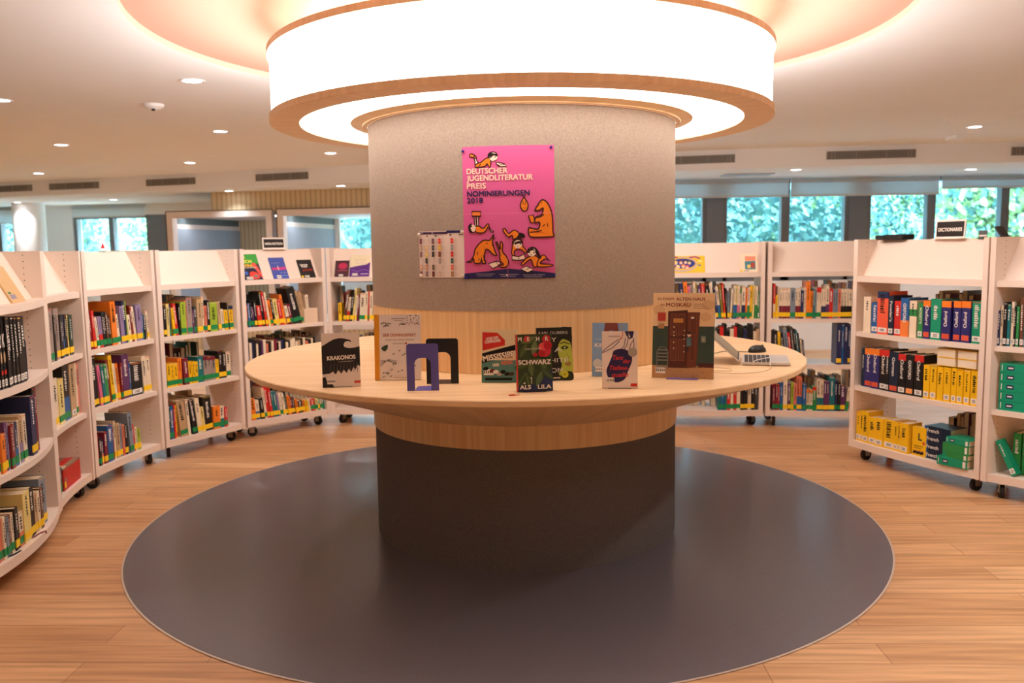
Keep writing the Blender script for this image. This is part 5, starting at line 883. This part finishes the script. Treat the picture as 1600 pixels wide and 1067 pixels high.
cable([(.87, 3.72, TZ+.002), (.95, 3.70, TZ+.002), (.97, 3.76, TZ+.002), (.90, 3.80, TZ+.002), (.86, 3.68, TZ+.002), (.96, 3.62, TZ+.002), (1.08, 3.66, TZ+.002), (1.15, 3.76, TZ+.002), Pl(.126, -.032, .003)], .0013, mat('cable_pale', (214, 190, 160), .5), 'thin pale cable lying on the table in front of the laptop')

# ------------------------------------------------------------------ outside: wooded slope beyond the windows
b = MB(); M_GRASS = mat('slope_green', (56, 80, 76), .9, .1, noise=.3, nscale=.4)
gx = [-60+5*i for i in range(25)]; gy = [18+4*j for j in range(14)]
b.add([(x, y, -5+.22*(y-18)+.5*sin(x*.4+y*.3)) for y in gy for x in gx], [(j*25+i, j*25+i+1, (j+1)*25+i+1, (j+1)*25+i) for j in range(13) for i in range(24)], M_GRASS, True); struct(b.build('hill'))
LEAF = [mat('leaf_%d' % i, c, .6, .2) for i, c in enumerate(((62, 92, 82), (48, 78, 78), (92, 112, 66), (46, 76, 70)))]
BARK = mat('bark', (120, 110, 100), .9, .1)
def tree_protos(k, r):
    cr = MB(); lm = LEAF[k]; lm2 = LEAF[(k+1) % 4]; clumps = [(r.uniform(-1, 1)*1.5, r.uniform(-1, 1)*1.5, r.uniform(2.2, 7.0), r.uniform(.7, 1.35)) for _ in range(30)]
    for x, y, z, R_ in clumps:
        for _ in range(400):
            d = Vector((r.gauss(0, 1), r.gauss(0, 1), r.gauss(0, 1))).normalized()*R_*r.uniform(.75, 1.05); p = Vector((x, y, z))+d; u_ = Vector((r.gauss(0, 1), r.gauss(0, 1), r.gauss(0, 1))).normalized(); v_ = u_.orthogonal().normalized(); s_ = r.uniform(.055, .115)
            cr.poly([p-u_*s_, p+v_*s_*.6, p+u_*s_, p-v_*s_*.6], lm if r.random() < .7 else lm2)
    tr = MB(); tr.tube([(0, 0, -1), (.05, .02, 2), (0, .1, 4.5)], .16, BARK, 8); [tr.tube([(0, 0, 2.2), (x*.6, y*.6, z*.75), (x, y, z)], .05, BARK, 6) for x, y, z, _ in clumps[:8]]
    return cr, tr
PROT = []
rt = random.Random(21); TREES = [(-24, 35), (-17.5, 32), (-11, 30), (-6.5, 35.5), (-4.2, 29), (-13.5, 38.5), (-20.5, 41), (2.0, 25), (5.6, 20.5), (9.2, 25), (12.8, 20.5), (16.6, 25), (5.8, 30.5), (13, 31), (1.5, 35), (20, 31), (-26, 46), (-15, 45), (-9, 41.5), (-3, 43), (4, 37.5), (9.6, 36), (16, 37), (22, 40), (-32, 40), (10, 42), (-20, 51)]
tl = ['pale green leafy tree outside', 'mid green leafy tree outside', 'yellow-green leafy tree outside', 'bluish green leafy tree outside']
for i, (x, y) in enumerate(TREES):
    k = i % 4; z = -5+.22*(y-18); M = Matrix.Translation((x, y, z)) @ Matrix.Rotation(rt.uniform(0, 6.28), 4, 'Z') @ Matrix.Scale(rt.uniform(1.0, 1.25), 4)
    lb = f'{tl[k]}, {ORD[1+sum(1 for q in TREES if (q[0] < 0) == (x < 0) and q[0]/q[1] < x/y)]} tree from the left through the {"left" if x < 0 else "right"} windows'
    t = empty('leafy_tree', M, lb, 'tree', 'trees outside the windows')
    if i < 4: cr, tr = tree_protos(k, rt); PROT.append((cr.build('foliage', t), tr.build('trunk', t)))
    else:
        for o in PROT[k]: c = o.copy(); COL.objects.link(c); c.parent = t
